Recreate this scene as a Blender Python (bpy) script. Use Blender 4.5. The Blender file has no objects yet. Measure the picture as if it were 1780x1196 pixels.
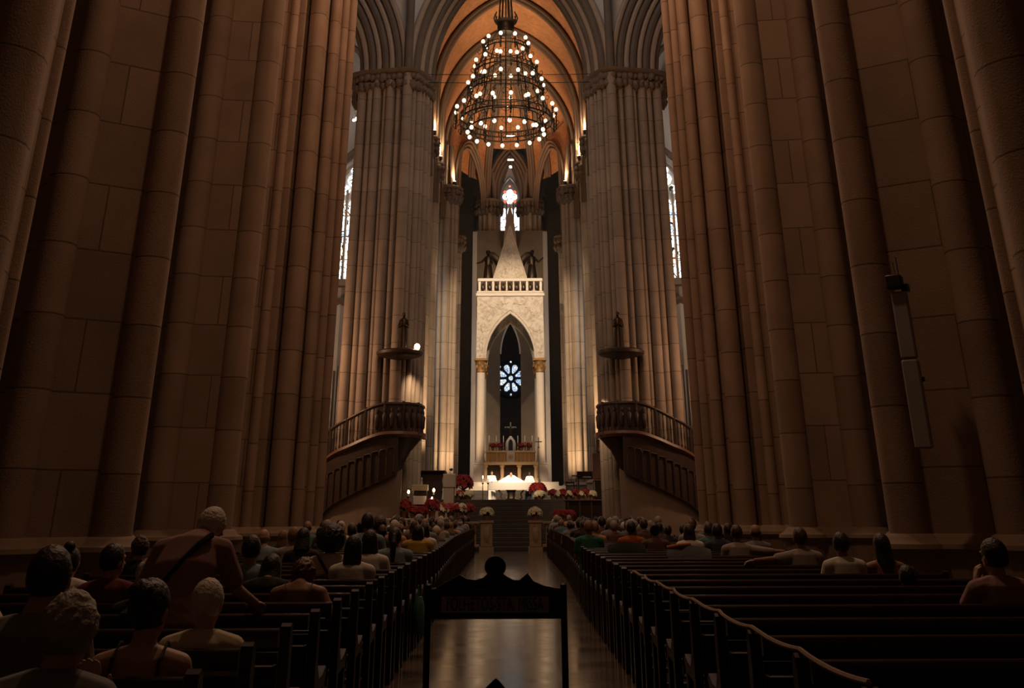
import bpy, math, random
from mathutils import Vector, Matrix, noise
random.seed(7)
C = bpy.context.collection
scene = bpy.context.scene
PI = math.pi
def R(d): return math.radians(d)

# ------------------------------------------------------------------ camera
F_PX, PX0, PY0 = 1780.0, 888.0, 40.0
EYE = Vector((0, 0, 1.55))
PITCH = math.atan(850 / 1780)
CAM_M = Matrix.Rotation(R(0.2), 4, 'Y') @ Matrix.Rotation(R(90) + PITCH, 4, 'X')
cam_d = bpy.data.cameras.new('camera')
cam = bpy.data.objects.new('camera', cam_d); C.objects.link(cam)
cam_d.sensor_width = 36; cam_d.lens = 36 * F_PX / 1780
cam_d.shift_x = (890 - PX0) / 1780; cam_d.shift_y = -(598 - PY0) / 1780
cam_d.clip_end = 400; cam_d.clip_start = .05
cam.matrix_world = Matrix.Translation(EYE) @ CAM_M
scene.camera = cam
def at(px, py, Y):
    """a point of the photograph at a known distance Y down the nave"""
    d = CAM_M.to_3x3() @ Vector(((px - PX0) / F_PX, (PY0 - py) / F_PX, -1))
    return EYE + d * (Y / d.y)

# ------------------------------------------------------------------ world, exposure
w = bpy.data.worlds.new('World'); scene.world = w; w.use_nodes = True
w.node_tree.nodes['Background'].inputs[0].default_value = (.80, .90, 1.0, 1)
w.node_tree.nodes['Background'].inputs[1].default_value = .045
vs = scene.view_settings
scene.display_settings.display_device = 'sRGB'
vs.view_transform = 'Standard'; vs.look = 'None'; vs.gamma = 1; vs.use_curve_mapping = False
vs.exposure = 0.0

WARM = (1, .55, .295); GOLD = (1, .68, .40); CREAM = (1, .74, .49); COOL = (.75, .87, 1)
def light(kind, name, loc, energy, col=WARM, target=None, size=.3, spot=60, blend=.6):
    d = bpy.data.lights.new(name, kind); d.energy = energy; d.color = col
    if kind == 'AREA': d.shape = 'DISK'; d.size = size
    else: d.shadow_soft_size = size
    if kind == 'SPOT': d.spot_size = R(spot); d.spot_blend = blend
    o = bpy.data.objects.new(name, d); C.objects.link(o); o.location = loc
    if target is not None:
        o.rotation_euler = (Vector(target) - Vector(loc)).to_track_quat('-Z', 'Y').to_euler()
    return o
# nave lamps hanging high under the vault (above the frame)
light('POINT', 'nave_lamp', (0, 25, 21.5), 1950, WARM, size=.6)
light('POINT', 'nave_lamp', (0, 13, 20), 1450, WARM, size=.5)
light('POINT', 'apse_fill', (0, 78.8, 17.8), 190, GOLD, size=.3)  # added fill behind the pyramid to lift the reredos wall, no real fitting
light('SPOT', 'apse_fill', (0, 76.4, 21.5), 1500, WARM, (0, 78, 33), size=.3, spot=120, blend=.8)  # added upward fill that brightens the apse vault
light('POINT', 'crossing_lamp', (0, 36, 25), 700, WARM, size=.6)
# daylight through the dome over the crossing
light('AREA', 'dome_daylight', (0, 40, 36), 480, (.85, .92, 1), (0, 42, 0), size=9)
# altar spots on the first chancel piers, aimed at the ciborium and the altar
for s in (-1, 1):
    light('SPOT', 'altar_spot', (4.2 * s, 56, 20), 6600, CREAM, (0, 71.5, 13), size=.15, spot=38)
    light('SPOT', 'altar_spot', (3.9 * s, 57, 15), 10500, CREAM, (0, 68, 3.2), size=.15, spot=21)
    light('SPOT', 'altar_spot', (4.0 * s, 50.6, 6.2), 4200, CREAM, (0, 66.4, 2.75), size=.1, spot=13)  # added low fill for the robes below the table top
    light('SPOT', 'pier_spot', (2.4 * s, 58.2, 4.0), 2600, GOLD, (4.9 * s, 61.3, 7.5), size=.2, spot=70, blend=.9)
    light('SPOT', 'pier_spot', (2.6 * s, 68.5, 3.2), 1900, GOLD, (4.5 * s, 72.5, 7), size=.2, spot=75, blend=.9)
    light('POINT', 'apse_fill', (2.2 * s, 79, 6), 80, GOLD, size=.2)  # added warm fill on the wall behind the ciborium
    light('AREA', 'side_window_daylight', (8.7 * s, 70, 13), 150, COOL, (0, 70.5, 12), size=5)
    light('POINT', 'ambulatory_cool_fill', (5.6 * s, 79.0, 13), 55, COOL, size=.6)  # added cool fill for the pilasters, no window stands here
    light('POINT', 'transept_lamp', (11.2 * s, 47.6, 8.0), 900 if s < 0 else 620, WARM, size=.3)

# ------------------------------------------------------------------ materials
MATS = {}
def mat(name, col, rough=.6, metal=0, spec=.5, noise_amt=.0, noise_scale=6, bump=0, coat=0):
    if name in MATS: return MATS[name]
    m = bpy.data.materials.new(name); m.use_nodes = True
    nt = m.node_tree; b = nt.nodes['Principled BSDF']
    b.inputs['Base Color'].default_value = (*col, 1)
    b.inputs['Roughness'].default_value = rough; b.inputs['Metallic'].default_value = metal
    b.inputs['Specular IOR Level'].default_value = spec
    if coat: b.inputs['Coat Weight'].default_value = coat; b.inputs['Coat Roughness'].default_value = .15
    if noise_amt or bump:
        tc = nt.nodes.new('ShaderNodeTexCoord'); n = nt.nodes.new('ShaderNodeTexNoise')
        n.inputs['Scale'].default_value = noise_scale; n.inputs['Detail'].default_value = 4
        nt.links.new(tc.outputs['Object'], n.inputs['Vector'])
        if noise_amt:
            mx = nt.nodes.new('ShaderNodeMix'); mx.data_type = 'RGBA'
            mx.inputs[6].default_value = (*[c * (1 - noise_amt) for c in col], 1)
            mx.inputs[7].default_value = (*[min(1, c * (1 + noise_amt)) for c in col], 1)
            nt.links.new(n.outputs[0], mx.inputs[0]); nt.links.new(mx.outputs[2], b.inputs['Base Color'])
        if bump:
            bp = nt.nodes.new('ShaderNodeBump'); bp.inputs['Strength'].default_value = bump
            bp.inputs['Distance'].default_value = .02
            nt.links.new(n.outputs[0], bp.inputs['Height']); nt.links.new(bp.outputs[0], b.inputs['Normal'])
    MATS[name] = m
    return m
def emit(name, col, s):
    if name in MATS: return MATS[name]
    m = bpy.data.materials.new(name); m.use_nodes = True; nt = m.node_tree
    b = nt.nodes['Principled BSDF']; b.inputs['Base Color'].default_value = (*col, 1)
    b.inputs['Emission Color'].default_value = (*col, 1); b.inputs['Emission Strength'].default_value = s
    MATS[name] = m; return m
def stone(name, col, row, width, mortar=.014, dark=.45, var=.12, rough=.75, joint_rough=.9):
    """ashlar: UV u runs round the surface in metres, v is the height"""
    if name in MATS: return MATS[name]
    m = bpy.data.materials.new(name); m.use_nodes = True; nt = m.node_tree; b = nt.nodes['Principled BSDF']
    uv = nt.nodes.new('ShaderNodeUVMap'); br = nt.nodes.new('ShaderNodeTexBrick')
    br.inputs['Scale'].default_value = 1; br.inputs['Brick Width'].default_value = width
    br.inputs['Row Height'].default_value = row; br.inputs['Mortar Size'].default_value = mortar
    br.inputs['Mortar Smooth'].default_value = .4; br.offset = .5; br.inputs['Bias'].default_value = 0
    br.inputs['Color1'].default_value = (*[c * (1 - var) for c in col], 1)
    br.inputs['Color2'].default_value = (*[min(1, c * (1 + var)) for c in col], 1)
    br.inputs['Mortar'].default_value = (*[c * dark for c in col], 1)
    nt.links.new(uv.outputs[0], br.inputs['Vector'])
    tc = nt.nodes.new('ShaderNodeTexCoord')
    n = nt.nodes.new('ShaderNodeTexNoise'); n.inputs['Scale'].default_value = 1.3; n.inputs['Detail'].default_value = 7
    nt.links.new(tc.outputs['Object'], n.inputs['Vector'])
    mr = nt.nodes.new('ShaderNodeMapRange'); mr.inputs[3].default_value = .72; mr.inputs[4].default_value = 1.25
    nt.links.new(n.outputs[0], mr.inputs[0])
    mul = nt.nodes.new('ShaderNodeMix'); mul.data_type = 'RGBA'; mul.blend_type = 'MULTIPLY'; mul.inputs[0].default_value = 1
    nt.links.new(br.outputs[0], mul.inputs[6]); nt.links.new(mr.outputs[0], mul.inputs[7])
    nt.links.new(mul.outputs[2], b.inputs['Base Color'])
    b.inputs['Roughness'].default_value = rough; b.inputs['Specular IOR Level'].default_value = .3
    n2 = nt.nodes.new('ShaderNodeTexNoise'); n2.inputs['Scale'].default_value = 40; n2.inputs['Detail'].default_value = 3
    nt.links.new(tc.outputs['Object'], n2.inputs['Vector'])
    ad = nt.nodes.new('ShaderNodeMath'); ad.operation = 'MULTIPLY_ADD'; ad.inputs[1].default_value = -1.0
    nt.links.new(br.outputs[1], ad.inputs[0]); nt.links.new(n2.outputs[0], ad.inputs[2])
    bp = nt.nodes.new('ShaderNodeBump'); bp.inputs['Strength'].default_value = .22; bp.inputs['Distance'].default_value = .03
    nt.links.new(ad.outputs[0], bp.inputs['Height']); nt.links.new(bp.outputs[0], b.inputs['Normal'])
    MATS[name] = m; return m
def floor_mat():
    m = bpy.data.materials.new('polished_marble_tiles'); m.use_nodes = True; nt = m.node_tree; b = nt.nodes['Principled BSDF']
    tc = nt.nodes.new('ShaderNodeTexCoord'); ck = nt.nodes.new('ShaderNodeTexChecker'); ck.inputs['Scale'].default_value = 1.6
    ck.inputs[1].default_value = (.10, .078, .06, 1); ck.inputs[2].default_value = (.065, .05, .038, 1)
    nt.links.new(tc.outputs['Object'], ck.inputs['Vector'])
    n = nt.nodes.new('ShaderNodeTexNoise'); n.inputs['Scale'].default_value = 2.2; n.inputs['Detail'].default_value = 8
    n.inputs['Distortion'].default_value = .8
    nt.links.new(tc.outputs['Object'], n.inputs['Vector'])
    mx = nt.nodes.new('ShaderNodeMix'); mx.data_type = 'RGBA'; mx.blend_type = 'MULTIPLY'; mx.inputs[0].default_value = 1
    mr = nt.nodes.new('ShaderNodeMapRange'); mr.inputs[3].default_value = .55; mr.inputs[4].default_value = 1.35
    nt.links.new(n.outputs[0], mr.inputs[0]); nt.links.new(ck.outputs[0], mx.inputs[6]); nt.links.new(mr.outputs[0], mx.inputs[7])
    nt.links.new(mx.outputs[2], b.inputs['Base Color'])
    mr2 = nt.nodes.new('ShaderNodeMapRange'); mr2.inputs[3].default_value = .05; mr2.inputs[4].default_value = .27
    nt.links.new(n.outputs[0], mr2.inputs[0]); nt.links.new(mr2.outputs[0], b.inputs['Roughness'])
    b.inputs['Specular IOR Level'].default_value = .36; b.inputs['Specular Tint'].default_value = (1, .80, .60, 1)
    return m
def glass_mat(name, cols, s, scale):
    """leaded stained glass lit from outside"""
    m = bpy.data.materials.new(name); m.use_nodes = True; nt = m.node_tree; b = nt.nodes['Principled BSDF']
    tc = nt.nodes.new('ShaderNodeTexCoord'); v = nt.nodes.new('ShaderNodeTexVoronoi'); v.inputs['Scale'].default_value = scale
    nt.links.new(tc.outputs['Object'], v.inputs['Vector'])
    cr = nt.nodes.new('ShaderNodeValToRGB'); cr.color_ramp.interpolation = 'CONSTANT'
    e = cr.color_ramp.elements
    e[0].position = 0; e[0].color = (*cols[0], 1); e[1].position = 1 / len(cols); e[1].color = (*cols[1], 1)
    for i, c in enumerate(cols[2:], 2):
        x = e.new(i / len(cols)); x.color = (*c, 1)
    sp = nt.nodes.new('ShaderNodeSeparateColor'); nt.links.new(v.outputs['Color'], sp.inputs[0])
    nt.links.new(sp.outputs[0], cr.inputs[0])
    v2 = nt.nodes.new('ShaderNodeTexVoronoi'); v2.feature = 'DISTANCE_TO_EDGE'; v2.inputs['Scale'].default_value = scale
    nt.links.new(tc.outputs['Object'], v2.inputs['Vector'])
    gt = nt.nodes.new('ShaderNodeMath'); gt.operation = 'GREATER_THAN'; gt.inputs[1].default_value = .05
    nt.links.new(v2.outputs[0], gt.inputs[0])
    ml = nt.nodes.new('ShaderNodeMath'); ml.operation = 'MULTIPLY'; ml.inputs[1].default_value = s
    nt.links.new(gt.outputs[0], ml.inputs[0])
    nt.links.new(cr.outputs[0], b.inputs['Emission Color']); nt.links.new(ml.outputs[0], b.inputs['Emission Strength'])
    b.inputs['Base Color'].default_value = (.02, .02, .02, 1)
    MATS[name] = m; return m
def relief_mat():
    m = bpy.data.materials.new('carved_marble'); m.use_nodes = True; nt = m.node_tree; b = nt.nodes['Principled BSDF']
    b.inputs['Base Color'].default_value = (.62, .55, .45, 1); b.inputs['Roughness'].default_value = .55
    tc = nt.nodes.new('ShaderNodeTexCoord'); n = nt.nodes.new('ShaderNodeTexNoise'); n.inputs['Scale'].default_value = 2.6
    n.inputs['Detail'].default_value = 5; n.inputs['Distortion'].default_value = 1.4
    nt.links.new(tc.outputs['Object'], n.inputs['Vector'])
    bp = nt.nodes.new('ShaderNodeBump'); bp.inputs['Strength'].default_value = .9; bp.inputs['Distance'].default_value = .12
    nt.links.new(n.outputs[0], bp.inputs['Height']); nt.links.new(bp.outputs[0], b.inputs['Normal'])
    cr = nt.nodes.new('ShaderNodeValToRGB'); cr.color_ramp.elements[0].position = .35; cr.color_ramp.elements[0].color = (.46, .39, .30, 1)
    cr.color_ramp.elements[1].position = .55; cr.color_ramp.elements[1].color = (.64, .57, .47, 1)
    nt.links.new(n.outputs[0], cr.inputs[0]); nt.links.new(cr.outputs[0], b.inputs['Base Color'])
    return m

ST_NAVE = stone('nave_granite', (.30, .218, .172), 1.06, 1.9, mortar=.016)
ST_CROSS = stone('crossing_granite', (.27, .215, .175), 1.25, 40, mortar=.018)
ST_CHANCEL = stone('chancel_granite', (.33, .26, .195), 1.7, 40, mortar=.02)
ST_PLAIN = mat('plain_stone', (.30, .235, .18), .8, noise_amt=.2, noise_scale=3, bump=.3)
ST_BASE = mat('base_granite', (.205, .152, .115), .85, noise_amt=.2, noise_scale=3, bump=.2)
ST_STEP = mat('shaded_step_granite', (.05, .039, .030), .6, noise_amt=.25, noise_scale=4)  # shade on the stairs is put into this darker granite colour
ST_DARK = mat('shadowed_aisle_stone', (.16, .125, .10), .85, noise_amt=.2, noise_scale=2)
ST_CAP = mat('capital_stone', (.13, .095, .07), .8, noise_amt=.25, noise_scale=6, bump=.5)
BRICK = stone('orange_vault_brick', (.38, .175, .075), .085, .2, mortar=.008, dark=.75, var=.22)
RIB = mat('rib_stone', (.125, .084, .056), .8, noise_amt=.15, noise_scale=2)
PLASTER = mat('pale_plaster', (.48, .45, .43), .9, noise_amt=.08, noise_scale=1)
FLOOR = floor_mat()
WOOD = mat('dark_pew_wood', (.020, .0085, .0055), .42, spec=.22, noise_amt=.35, noise_scale=9, bump=.1)
WOODP = mat('polished_rail_wood', (.020, .0085, .0055), .24, spec=.3, noise_amt=.3, noise_scale=9)
WOODB = mat('brown_wood', (.11, .042, .02), .45, noise_amt=.3, noise_scale=7)
WOODD = mat('carved_dark_wood', (.032, .015, .009), .55, noise_amt=.4, noise_scale=8, bump=.4)
IRON = mat('black_iron', (.02, .016, .013), .45, .6, noise_amt=.2)
BRONZE = mat('dark_bronze', (.045, .03, .02), .35, .7, noise_amt=.3, noise_scale=5)
GILT = mat('gilded_bronze', (.55, .33, .12), .35, .8, noise_amt=.25, noise_scale=10)
MARBLE = mat('white_marble', (.62, .55, .46), .4, noise_amt=.1, noise_scale=3)
RELIEF = relief_mat()
CLOTHW = mat('white_cloth', (.80, .77, .72), .9, bump=.2, noise_scale=30)
BLACKP = mat('black_plastic', (.012, .012, .013), .5)
GREYP = mat('pale_grey_plastic', (.26, .25, .25), .6)
RED = mat('poinsettia_red', (.30, .012, .012), .6, noise_amt=.3, noise_scale=20)
CREAMF = mat('cream_petals', (.72, .64, .42), .7, noise_amt=.15)
LEAF = mat('dark_green_leaves', (.03, .07, .025), .6, noise_amt=.3)
TERRA = mat('terracotta', (.25, .12, .07), .8)
BULB = emit('warm_bulb', (1, .74, .47), 3.2)
LAMPW = emit('white_lamp', (1, .93, .82), 30)
FLAME = emit('candle_flame', (1, .72, .4), 18)
GLASSM = glass_mat('stained_glass', [(1, 1, 1), (.8, .92, 1), (1, .95, .85), (.35, .6, .95), (1, 1, .95), (1, .95, .9), (.9, .97, 1), (.95, .45, .3), (1, 1, 1), (.95, .85, .6)], 3.4, 3.2)
GLASSR = glass_mat('rose_glass', [(.45, .65, .95), (.8, .9, 1), (.6, .75, 1), (.85, .95, .95), (.9, .95, 1)], 1.1, 4.5)
GLASSA = glass_mat('apse_glass', [(1, 1, 1), (1, .97, .95), (.95, .97, 1), (1, .95, .98)], 3.2, 3)
REDG = emit('red_glass', (1, .22, .12), .9)

# ------------------------------------------------------------------ mesh builder
class MB:
    def __init__(s): s.v = []; s.f = []; s.uv = []; s.hasuv = False
    def face(s, idx, uv=None):
        s.f.append(tuple(idx)); s.uv.append(uv)
        if uv: s.hasuv = True
    def box(s, c, d, rz=0, ch=0, M=None):
        hx, hy, hz = d[0] / 2, d[1] / 2, d[2] / 2
        b = len(s.v); cs, sn = math.cos(rz), math.sin(rz)
        def add(x, y, z):
            p = Vector((c[0] + x * cs - y * sn, c[1] + x * sn + y * cs, c[2] + z))
            s.v.append(M @ p if M else p)
        if ch <= 0:
            for z in (-hz, hz):
                for x, y in ((-hx, -hy), (hx, -hy), (hx, hy), (-hx, hy)): add(x, y, z)
            for q in ((3, 2, 1, 0), (4, 5, 6, 7), (0, 1, 5, 4), (1, 2, 6, 5), (2, 3, 7, 6), (3, 0, 4, 7)): s.face([b + i for i in q])
        else:
            ch = min(ch, hx * .9, hy * .9, hz * .9)
            rings = [(hx - ch, hy - ch, -hz), (hx, hy, -hz + ch), (hx, hy, hz - ch), (hx - ch, hy - ch, hz)]
            for rx, ry, z in rings:
                k = ch
                for x, y in ((-rx, -ry + k), (-rx + k, -ry), (rx - k, -ry), (rx, -ry + k), (rx, ry - k), (rx - k, ry), (-rx + k, ry), (-rx, ry - k)): add(x, y, z)
            for r in range(3):
                for i in range(8):
                    j = (i + 1) % 8; s.face((b + r * 8 + i, b + r * 8 + j, b + r * 8 + 8 + j, b + r * 8 + 8 + i))
            s.face([b + 7 - i for i in range(8)]); s.face([b + 24 + i for i in range(8)])
        return s
    def loft(s, rings, cap=True, closed=True, uvs=None):
        n = len(rings[0]); b = len(s.v)
        for r in rings: s.v += [Vector(p) for p in r]
        m = n if closed else n - 1
        for k in range(len(rings) - 1):
            for i in range(m):
                j = (i + 1) % n
                uv = None
                if uvs:
                    u0, u1 = uvs[0][i], uvs[0][i + 1]; v0, v1 = uvs[1][k], uvs[1][k + 1]
                    uv = ((u0, v0), (u1, v0), (u1, v1), (u0, v1))
                s.face((b + k * n + i, b + k * n + j, b + (k + 1) * n + j, b + (k + 1) * n + i), uv)
        if cap and closed:
            s.face([b + n - 1 - i for i in range(n)]); e = b + (len(rings) - 1) * n
            s.face([e + i for i in range(n)])
        return s
    def prism(s, pts, z0, z1):
        """vertical prism; pts counter-clockwise in plan; UV = perimeter, height"""
        us = [0]
        for i in range(len(pts)):
            p, q = pts[i], pts[(i + 1) % len(pts)]; us.append(us[-1] + math.hypot(q[0] - p[0], q[1] - p[1]))
        return s.loft([[(x, y, z0) for x, y in pts], [(x, y, z1) for x, y in pts]], uvs=(us, (z0, z1)))
    def shaft(s, x, y, r, z0, z1, n=14, u=.3, voff=0):
        pts = [(x + r * math.cos(2 * PI * i / n), y + r * math.sin(2 * PI * i / n)) for i in range(n)]
        us = [u + .02 * i / n for i in range(n + 1)]
        return s.loft([[(a, b, z0) for a, b in pts], [(a, b, z1) for a, b in pts]], uvs=(us, (z0 + voff, z1 + voff)))
    def lathe(s, c, prof, n=20, M=None, a0=0, sx=1, sy=1, cap=True):
        rings = []
        for r, z in prof:
            rings.append([(c[0] + sx * r * math.cos(a0 + 2 * PI * i / n), c[1] + sy * r * math.sin(a0 + 2 * PI * i / n), c[2] + z) for i in range(n)])
        if M: rings = [[M @ Vector(p) for p in r] for r in rings]
        return s.loft(rings, cap=cap)
    def cyl(s, p0, p1, r0, r1=None, n=10):
        return s.tube([p0, p1], [r0, r0 if r1 is None else r1], n)
    def tube(s, path, r, n=8, closed=False):
        path = [Vector(p) for p in path]; k = len(path)
        rad = r if isinstance(r, (list, tuple)) else [r] * k
        rings = []; up = None
        for i, p in enumerate(path):
            if closed: t = path[(i + 1) % k] - path[i - 1]
            else: t = path[min(i + 1, k - 1)] - path[max(i - 1, 0)]
            if t.length < 1e-9: t = Vector((0, 0, 1))
            t.normalize()
            if up is None:
                up = Vector((0, 0, 1)) if abs(t.z) < .9 else Vector((1, 0, 0))
            a = t.cross(up)
            if a.length < 1e-6: a = t.orthogonal()
            a.normalize(); b = a.cross(t).normalized(); up = b
            rings.append([p + (a * math.cos(2 * PI * j / n) + b * math.sin(2 * PI * j / n)) * rad[i] for j in range(n)])
        if closed: rings.append(rings[0])
        return s.loft(rings, cap=not closed)
    def ball(s, c, r, n=12, m=8, M=None, amp=0, fr=8):
        if not isinstance(r, (tuple, list)): r = (r, r, r)
        c = Vector(c); b = len(s.v)
        def put(p):
            if amp:
                d = 1 + amp * noise.noise(Vector(p) * fr + Vector((3.1, 1.7, c.z)))
                p = p * d
            q = c + Vector((p.x * r[0], p.y * r[1], p.z * r[2]))
            s.v.append(M @ q if M else q)
        put(Vector((0, 0, -1)))
        for j in range(1, m):
            t = -PI / 2 + PI * j / m
            for i in range(n): put(Vector((math.cos(t) * math.cos(2 * PI * i / n), math.cos(t) * math.sin(2 * PI * i / n), math.sin(t))))
        put(Vector((0, 0, 1)))
        for i in range(n):
            j = (i + 1) % n; s.face((b, b + 1 + j, b + 1 + i))
            for k in range(m - 2): s.face((b + 1 + k * n + i, b + 1 + k * n + j, b + 1 + (k + 1) * n + j, b + 1 + (k + 1) * n + i))
            e = b + 1 + (m - 2) * n; s.face((e + i, e + j, e + n))
        return s
    def caps(s, p0, p1, r0, r1, n=10, M=None):
        """capsule with two radii"""
        p0, p1 = Vector(p0), Vector(p1); t = p1 - p0; L = t.length
        if L < 1e-6: return s.ball(p0, r0, n, 6, M)
        t.normalize(); a = t.orthogonal().normalized(); b = t.cross(a)
        rings = []
        for k in (-.98, -.7, -.35, 0): rings.append((p0 + t * r0 * k, r0 * math.sqrt(1 - k * k)))
        for k in (0, .35, .7, .98): rings.append((p1 + t * r1 * k, r1 * math.sqrt(1 - k * k)))
        rr = [[c + (a * math.cos(2 * PI * j / n) + b * math.sin(2 * PI * j / n)) * q for j in range(n)] for c, q in rings]
        if M: rr = [[M @ p for p in r] for r in rr]
        return s.loft(rr)
    def xz_plate(s, pts, y0, y1):
        """outline in X-Z extruded along Y"""
        return s.loft([[(x, y0, z) for x, z in pts], [(x, y1, z) for x, z in pts]])
    def yz_plate(s, pts, x0, x1):
        return s.loft([[(x0, y, z) for y, z in pts], [(x1, y, z) for y, z in pts]])
    def mesh(s, name, smooth=35):
        me = bpy.data.meshes.new(name); me.from_pydata([tuple(p) for p in s.v], [], s.f)
        if s.hasuv:
            ul = me.uv_layers.new(name='UVMap'); k = 0
            for f, uv in zip(s.f, s.uv):
                for i in range(len(f)):
                    if uv: ul.data[k].uv = uv[i]
                    k += 1
        me.update()
        if smooth:
            me.shade_smooth(); me.set_sharp_from_angle(angle=R(smooth))
        return me
    def build(s, name, m, parent=None, smooth=35, flip=True):
        me = s.mesh(name, smooth)
        import bmesh
        if flip:
            bm = bmesh.new(); bm.from_mesh(me); bmesh.ops.recalc_face_normals(bm, faces=bm.faces); bm.to_mesh(me); bm.free()
        o = bpy.data.objects.new(name, me); C.objects.link(o)
        if m: me.materials.append(m)
        if parent: o.parent = parent
        return o

def tag(o, label=None, cat=None, group=None, kind=None):
    if label: o['label'] = label
    if cat: o['category'] = cat
    if group: o['group'] = group
    if kind: o['kind'] = kind
    return o
def thing(name, label, cat, loc=(0, 0, 0), rz=0, group=None, sx=1):
    o = bpy.data.objects.new(name, None); C.objects.link(o); o.location = loc; o.rotation_euler = (0, 0, rz)
    o.empty_display_size = .1
    if sx != 1: o.scale = (sx, abs(sx), abs(sx))
    return tag(o, label, cat, group)
def struct(o, label, cat): return tag(o, label, cat, kind='structure')
def copy_tree(o, parent=None):
    c = o.copy(); C.objects.link(c)
    if parent: c.parent = parent
    for ch in list(o.children): copy_tree(ch, c)
    return c
def setmat(o, m):
    o.material_slots[0].link = 'OBJECT'; o.material_slots[0].material = m

# ================================================================== SETTING
# floor
mb = MB(); mb.box((0, 35, -.1), (60, 140, .2)); struct(mb.build('floor', FLOOR, smooth=0), 'polished stone floor of the nave and its central aisle', 'floor')

def offset_poly(pts, d):
    """outward miter offset of a counter-clockwise polygon"""
    n = len(pts); out = []
    for i in range(n):
        p0, p, p1 = Vector(pts[i - 1]), Vector(pts[i]), Vector(pts[(i + 1) % n])
        a = (p - p0).normalized(); b = (p1 - p).normalized()
        na, nb = Vector((a.y, -a.x)), Vector((b.y, -b.x)); m = na + nb
        if m.length < .3: m = na
        m.normalize(); k = min(1.6, 1 / max(.4, m.dot(na)))
        out.append(tuple(p + m * d * k))
    return out
def ccw(pts):
    a = sum(pts[i][0] * pts[(i + 1) % len(pts)][1] - pts[(i + 1) % len(pts)][0] * pts[i][1] for i in range(len(pts)))
    return pts if a > 0 else pts[::-1]
BASE_PROF = [(0, .32), (.36, .32), (.40, .30), (.43, .24), (.45, .16), (.98, .15), (1.01, .20), (1.06, .235), (1.12, .22), (1.16, .13), (1.20, .10), (1.235, .06), (1.25, .01)]
def pier(name, outline, shafts, z1, sx, m, label, base=True, voff=0):
    o = thing(name, label, 'column'); o['kind'] = 'structure'
    pts = ccw([(x * sx, y) for x, y in outline])
    mb = MB(); mb.prism(pts, 0, z1)
    for i, (x, y, r) in enumerate(shafts): mb.shaft(x * sx, y, r, 0, z1, 16, u=.5, voff=voff + .05 * (i % 3))
    mb.build('shaft_cluster', m, o)
    if base:
        pb = MB()
        pb.loft([[(*p, z) for p in offset_poly(pts, d)] for z, d in BASE_PROF])
        for x, y, r in shafts: pb.lathe((x * sx, y, 0), [(r + d, z) for z, d in BASE_PROF], 18)
        pb.build('base_moulding', ST_BASE, o)
    return o
P0_OUT = [(-5.9, 10.9), (-6.25, 12.9), (-6.7, 13.6), (-8.4, 13.6), (-8.4, 10.8)]
P0_SH = [(-5.95, 11.0, .50), (-6.32, 13.0, .15), (-7.2, 10.6, .4)]
P1_OUT = [(-8.0, 16.5), (-7.15, 15.75), (-7.0, 15.85), (-5.85, 16.6), (-5.72, 16.6), (-6.2, 18.6), (-8.6, 18.6)]
P1_SH = [(-7.02, 15.78, .30), (-5.80, 16.62, .29), (-7.75, 16.5, .22)]
P2_OUT = [(-8.1, 23.8), (-7.4, 23.15), (-6.0, 23.35), (-6.15, 24.2), (-7.0, 27.0), (-6.5, 27.05), (-6.35, 27.2), (-6.2, 27.12), (-6.02, 27.12), (-5.95, 27.5),
          (-5.86, 27.3), (-5.42, 27.4), (-5.38, 27.75), (-5.1, 27.75), (-5.05, 28.1), (-4.95, 28.15), (-4.9, 28.5), (-5.2, 29.6), (-8.4, 29.6)]
P2_SH = [(-7.25, 23.2, .30), (-6.02, 23.45, .29), (-6.32, 27.12, .13), (-5.66, 27.35, .25), (-5.22, 27.66, .14), (-5.0, 28.02, .12), (-4.84, 28.45, .13)]
for s, side in ((-1, 'left'), (1, 'right')):
    sx = -s * 1.0
    pier('clustered_column', P0_OUT, P0_SH, 24, sx, ST_NAVE, f'nearest brown stone clustered column at the {side} edge of the nave', voff=.2 if s > 0 else 0)
    pier('clustered_column', P1_OUT, P1_SH, 24, sx, ST_NAVE, f'massive brown granite column with two round shafts beside the {side} pews', voff=.16 if s > 0 else 0)
    pier('clustered_column', P2_OUT, P2_SH, 26, sx, ST_NAVE, f'huge stepped crossing column with many thin shafts, {side} of the aisle', voff=.1 if s > 0 else 0)

# crossing piers in front of the chancel, with capitals
CAPZ = 22.8
F_OUT = [(-7.9, 50.95), (-7.55, 50.72), (-5.6, 50.36), (-5.35, 50.3), (-5.12, 50.58), (-4.5, 51.9), (-4.8, 53.2), (-8.2, 53.2)]
F_SH = [(-7.82, 50.72, .24), (-7.36, 50.55, .15), (-6.98, 50.42, .22), (-6.58, 50.42, .11), (-6.28, 50.28, .22), (-5.86, 50.28, .12), (-5.36, 50.08, .26), (-5.05, 50.4, .13), (-4.82, 50.75, .17), (-4.62, 51.1, .12), (-4.45, 51.45, .16), (-4.3, 51.85, .13)]
def leafy_band(mb, pts, z, n, r):
    """carved leaf lumps along a plan line"""
    for i in range(len(pts) - 1):
        p, q = Vector(pts[i]), Vector(pts[i + 1]); L = (q - p).length; k = max(1, int(L / n))
        for j in range(k):
            c = p.lerp(q, (j + .5) / k)
            rr = r * random.uniform(.75, 1.2)
            mb.ball((c.x, c.y, z + random.uniform(-.06, .06)), (rr, rr, rr * 1.25), 9, 7, amp=.7, fr=2.2)
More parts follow.
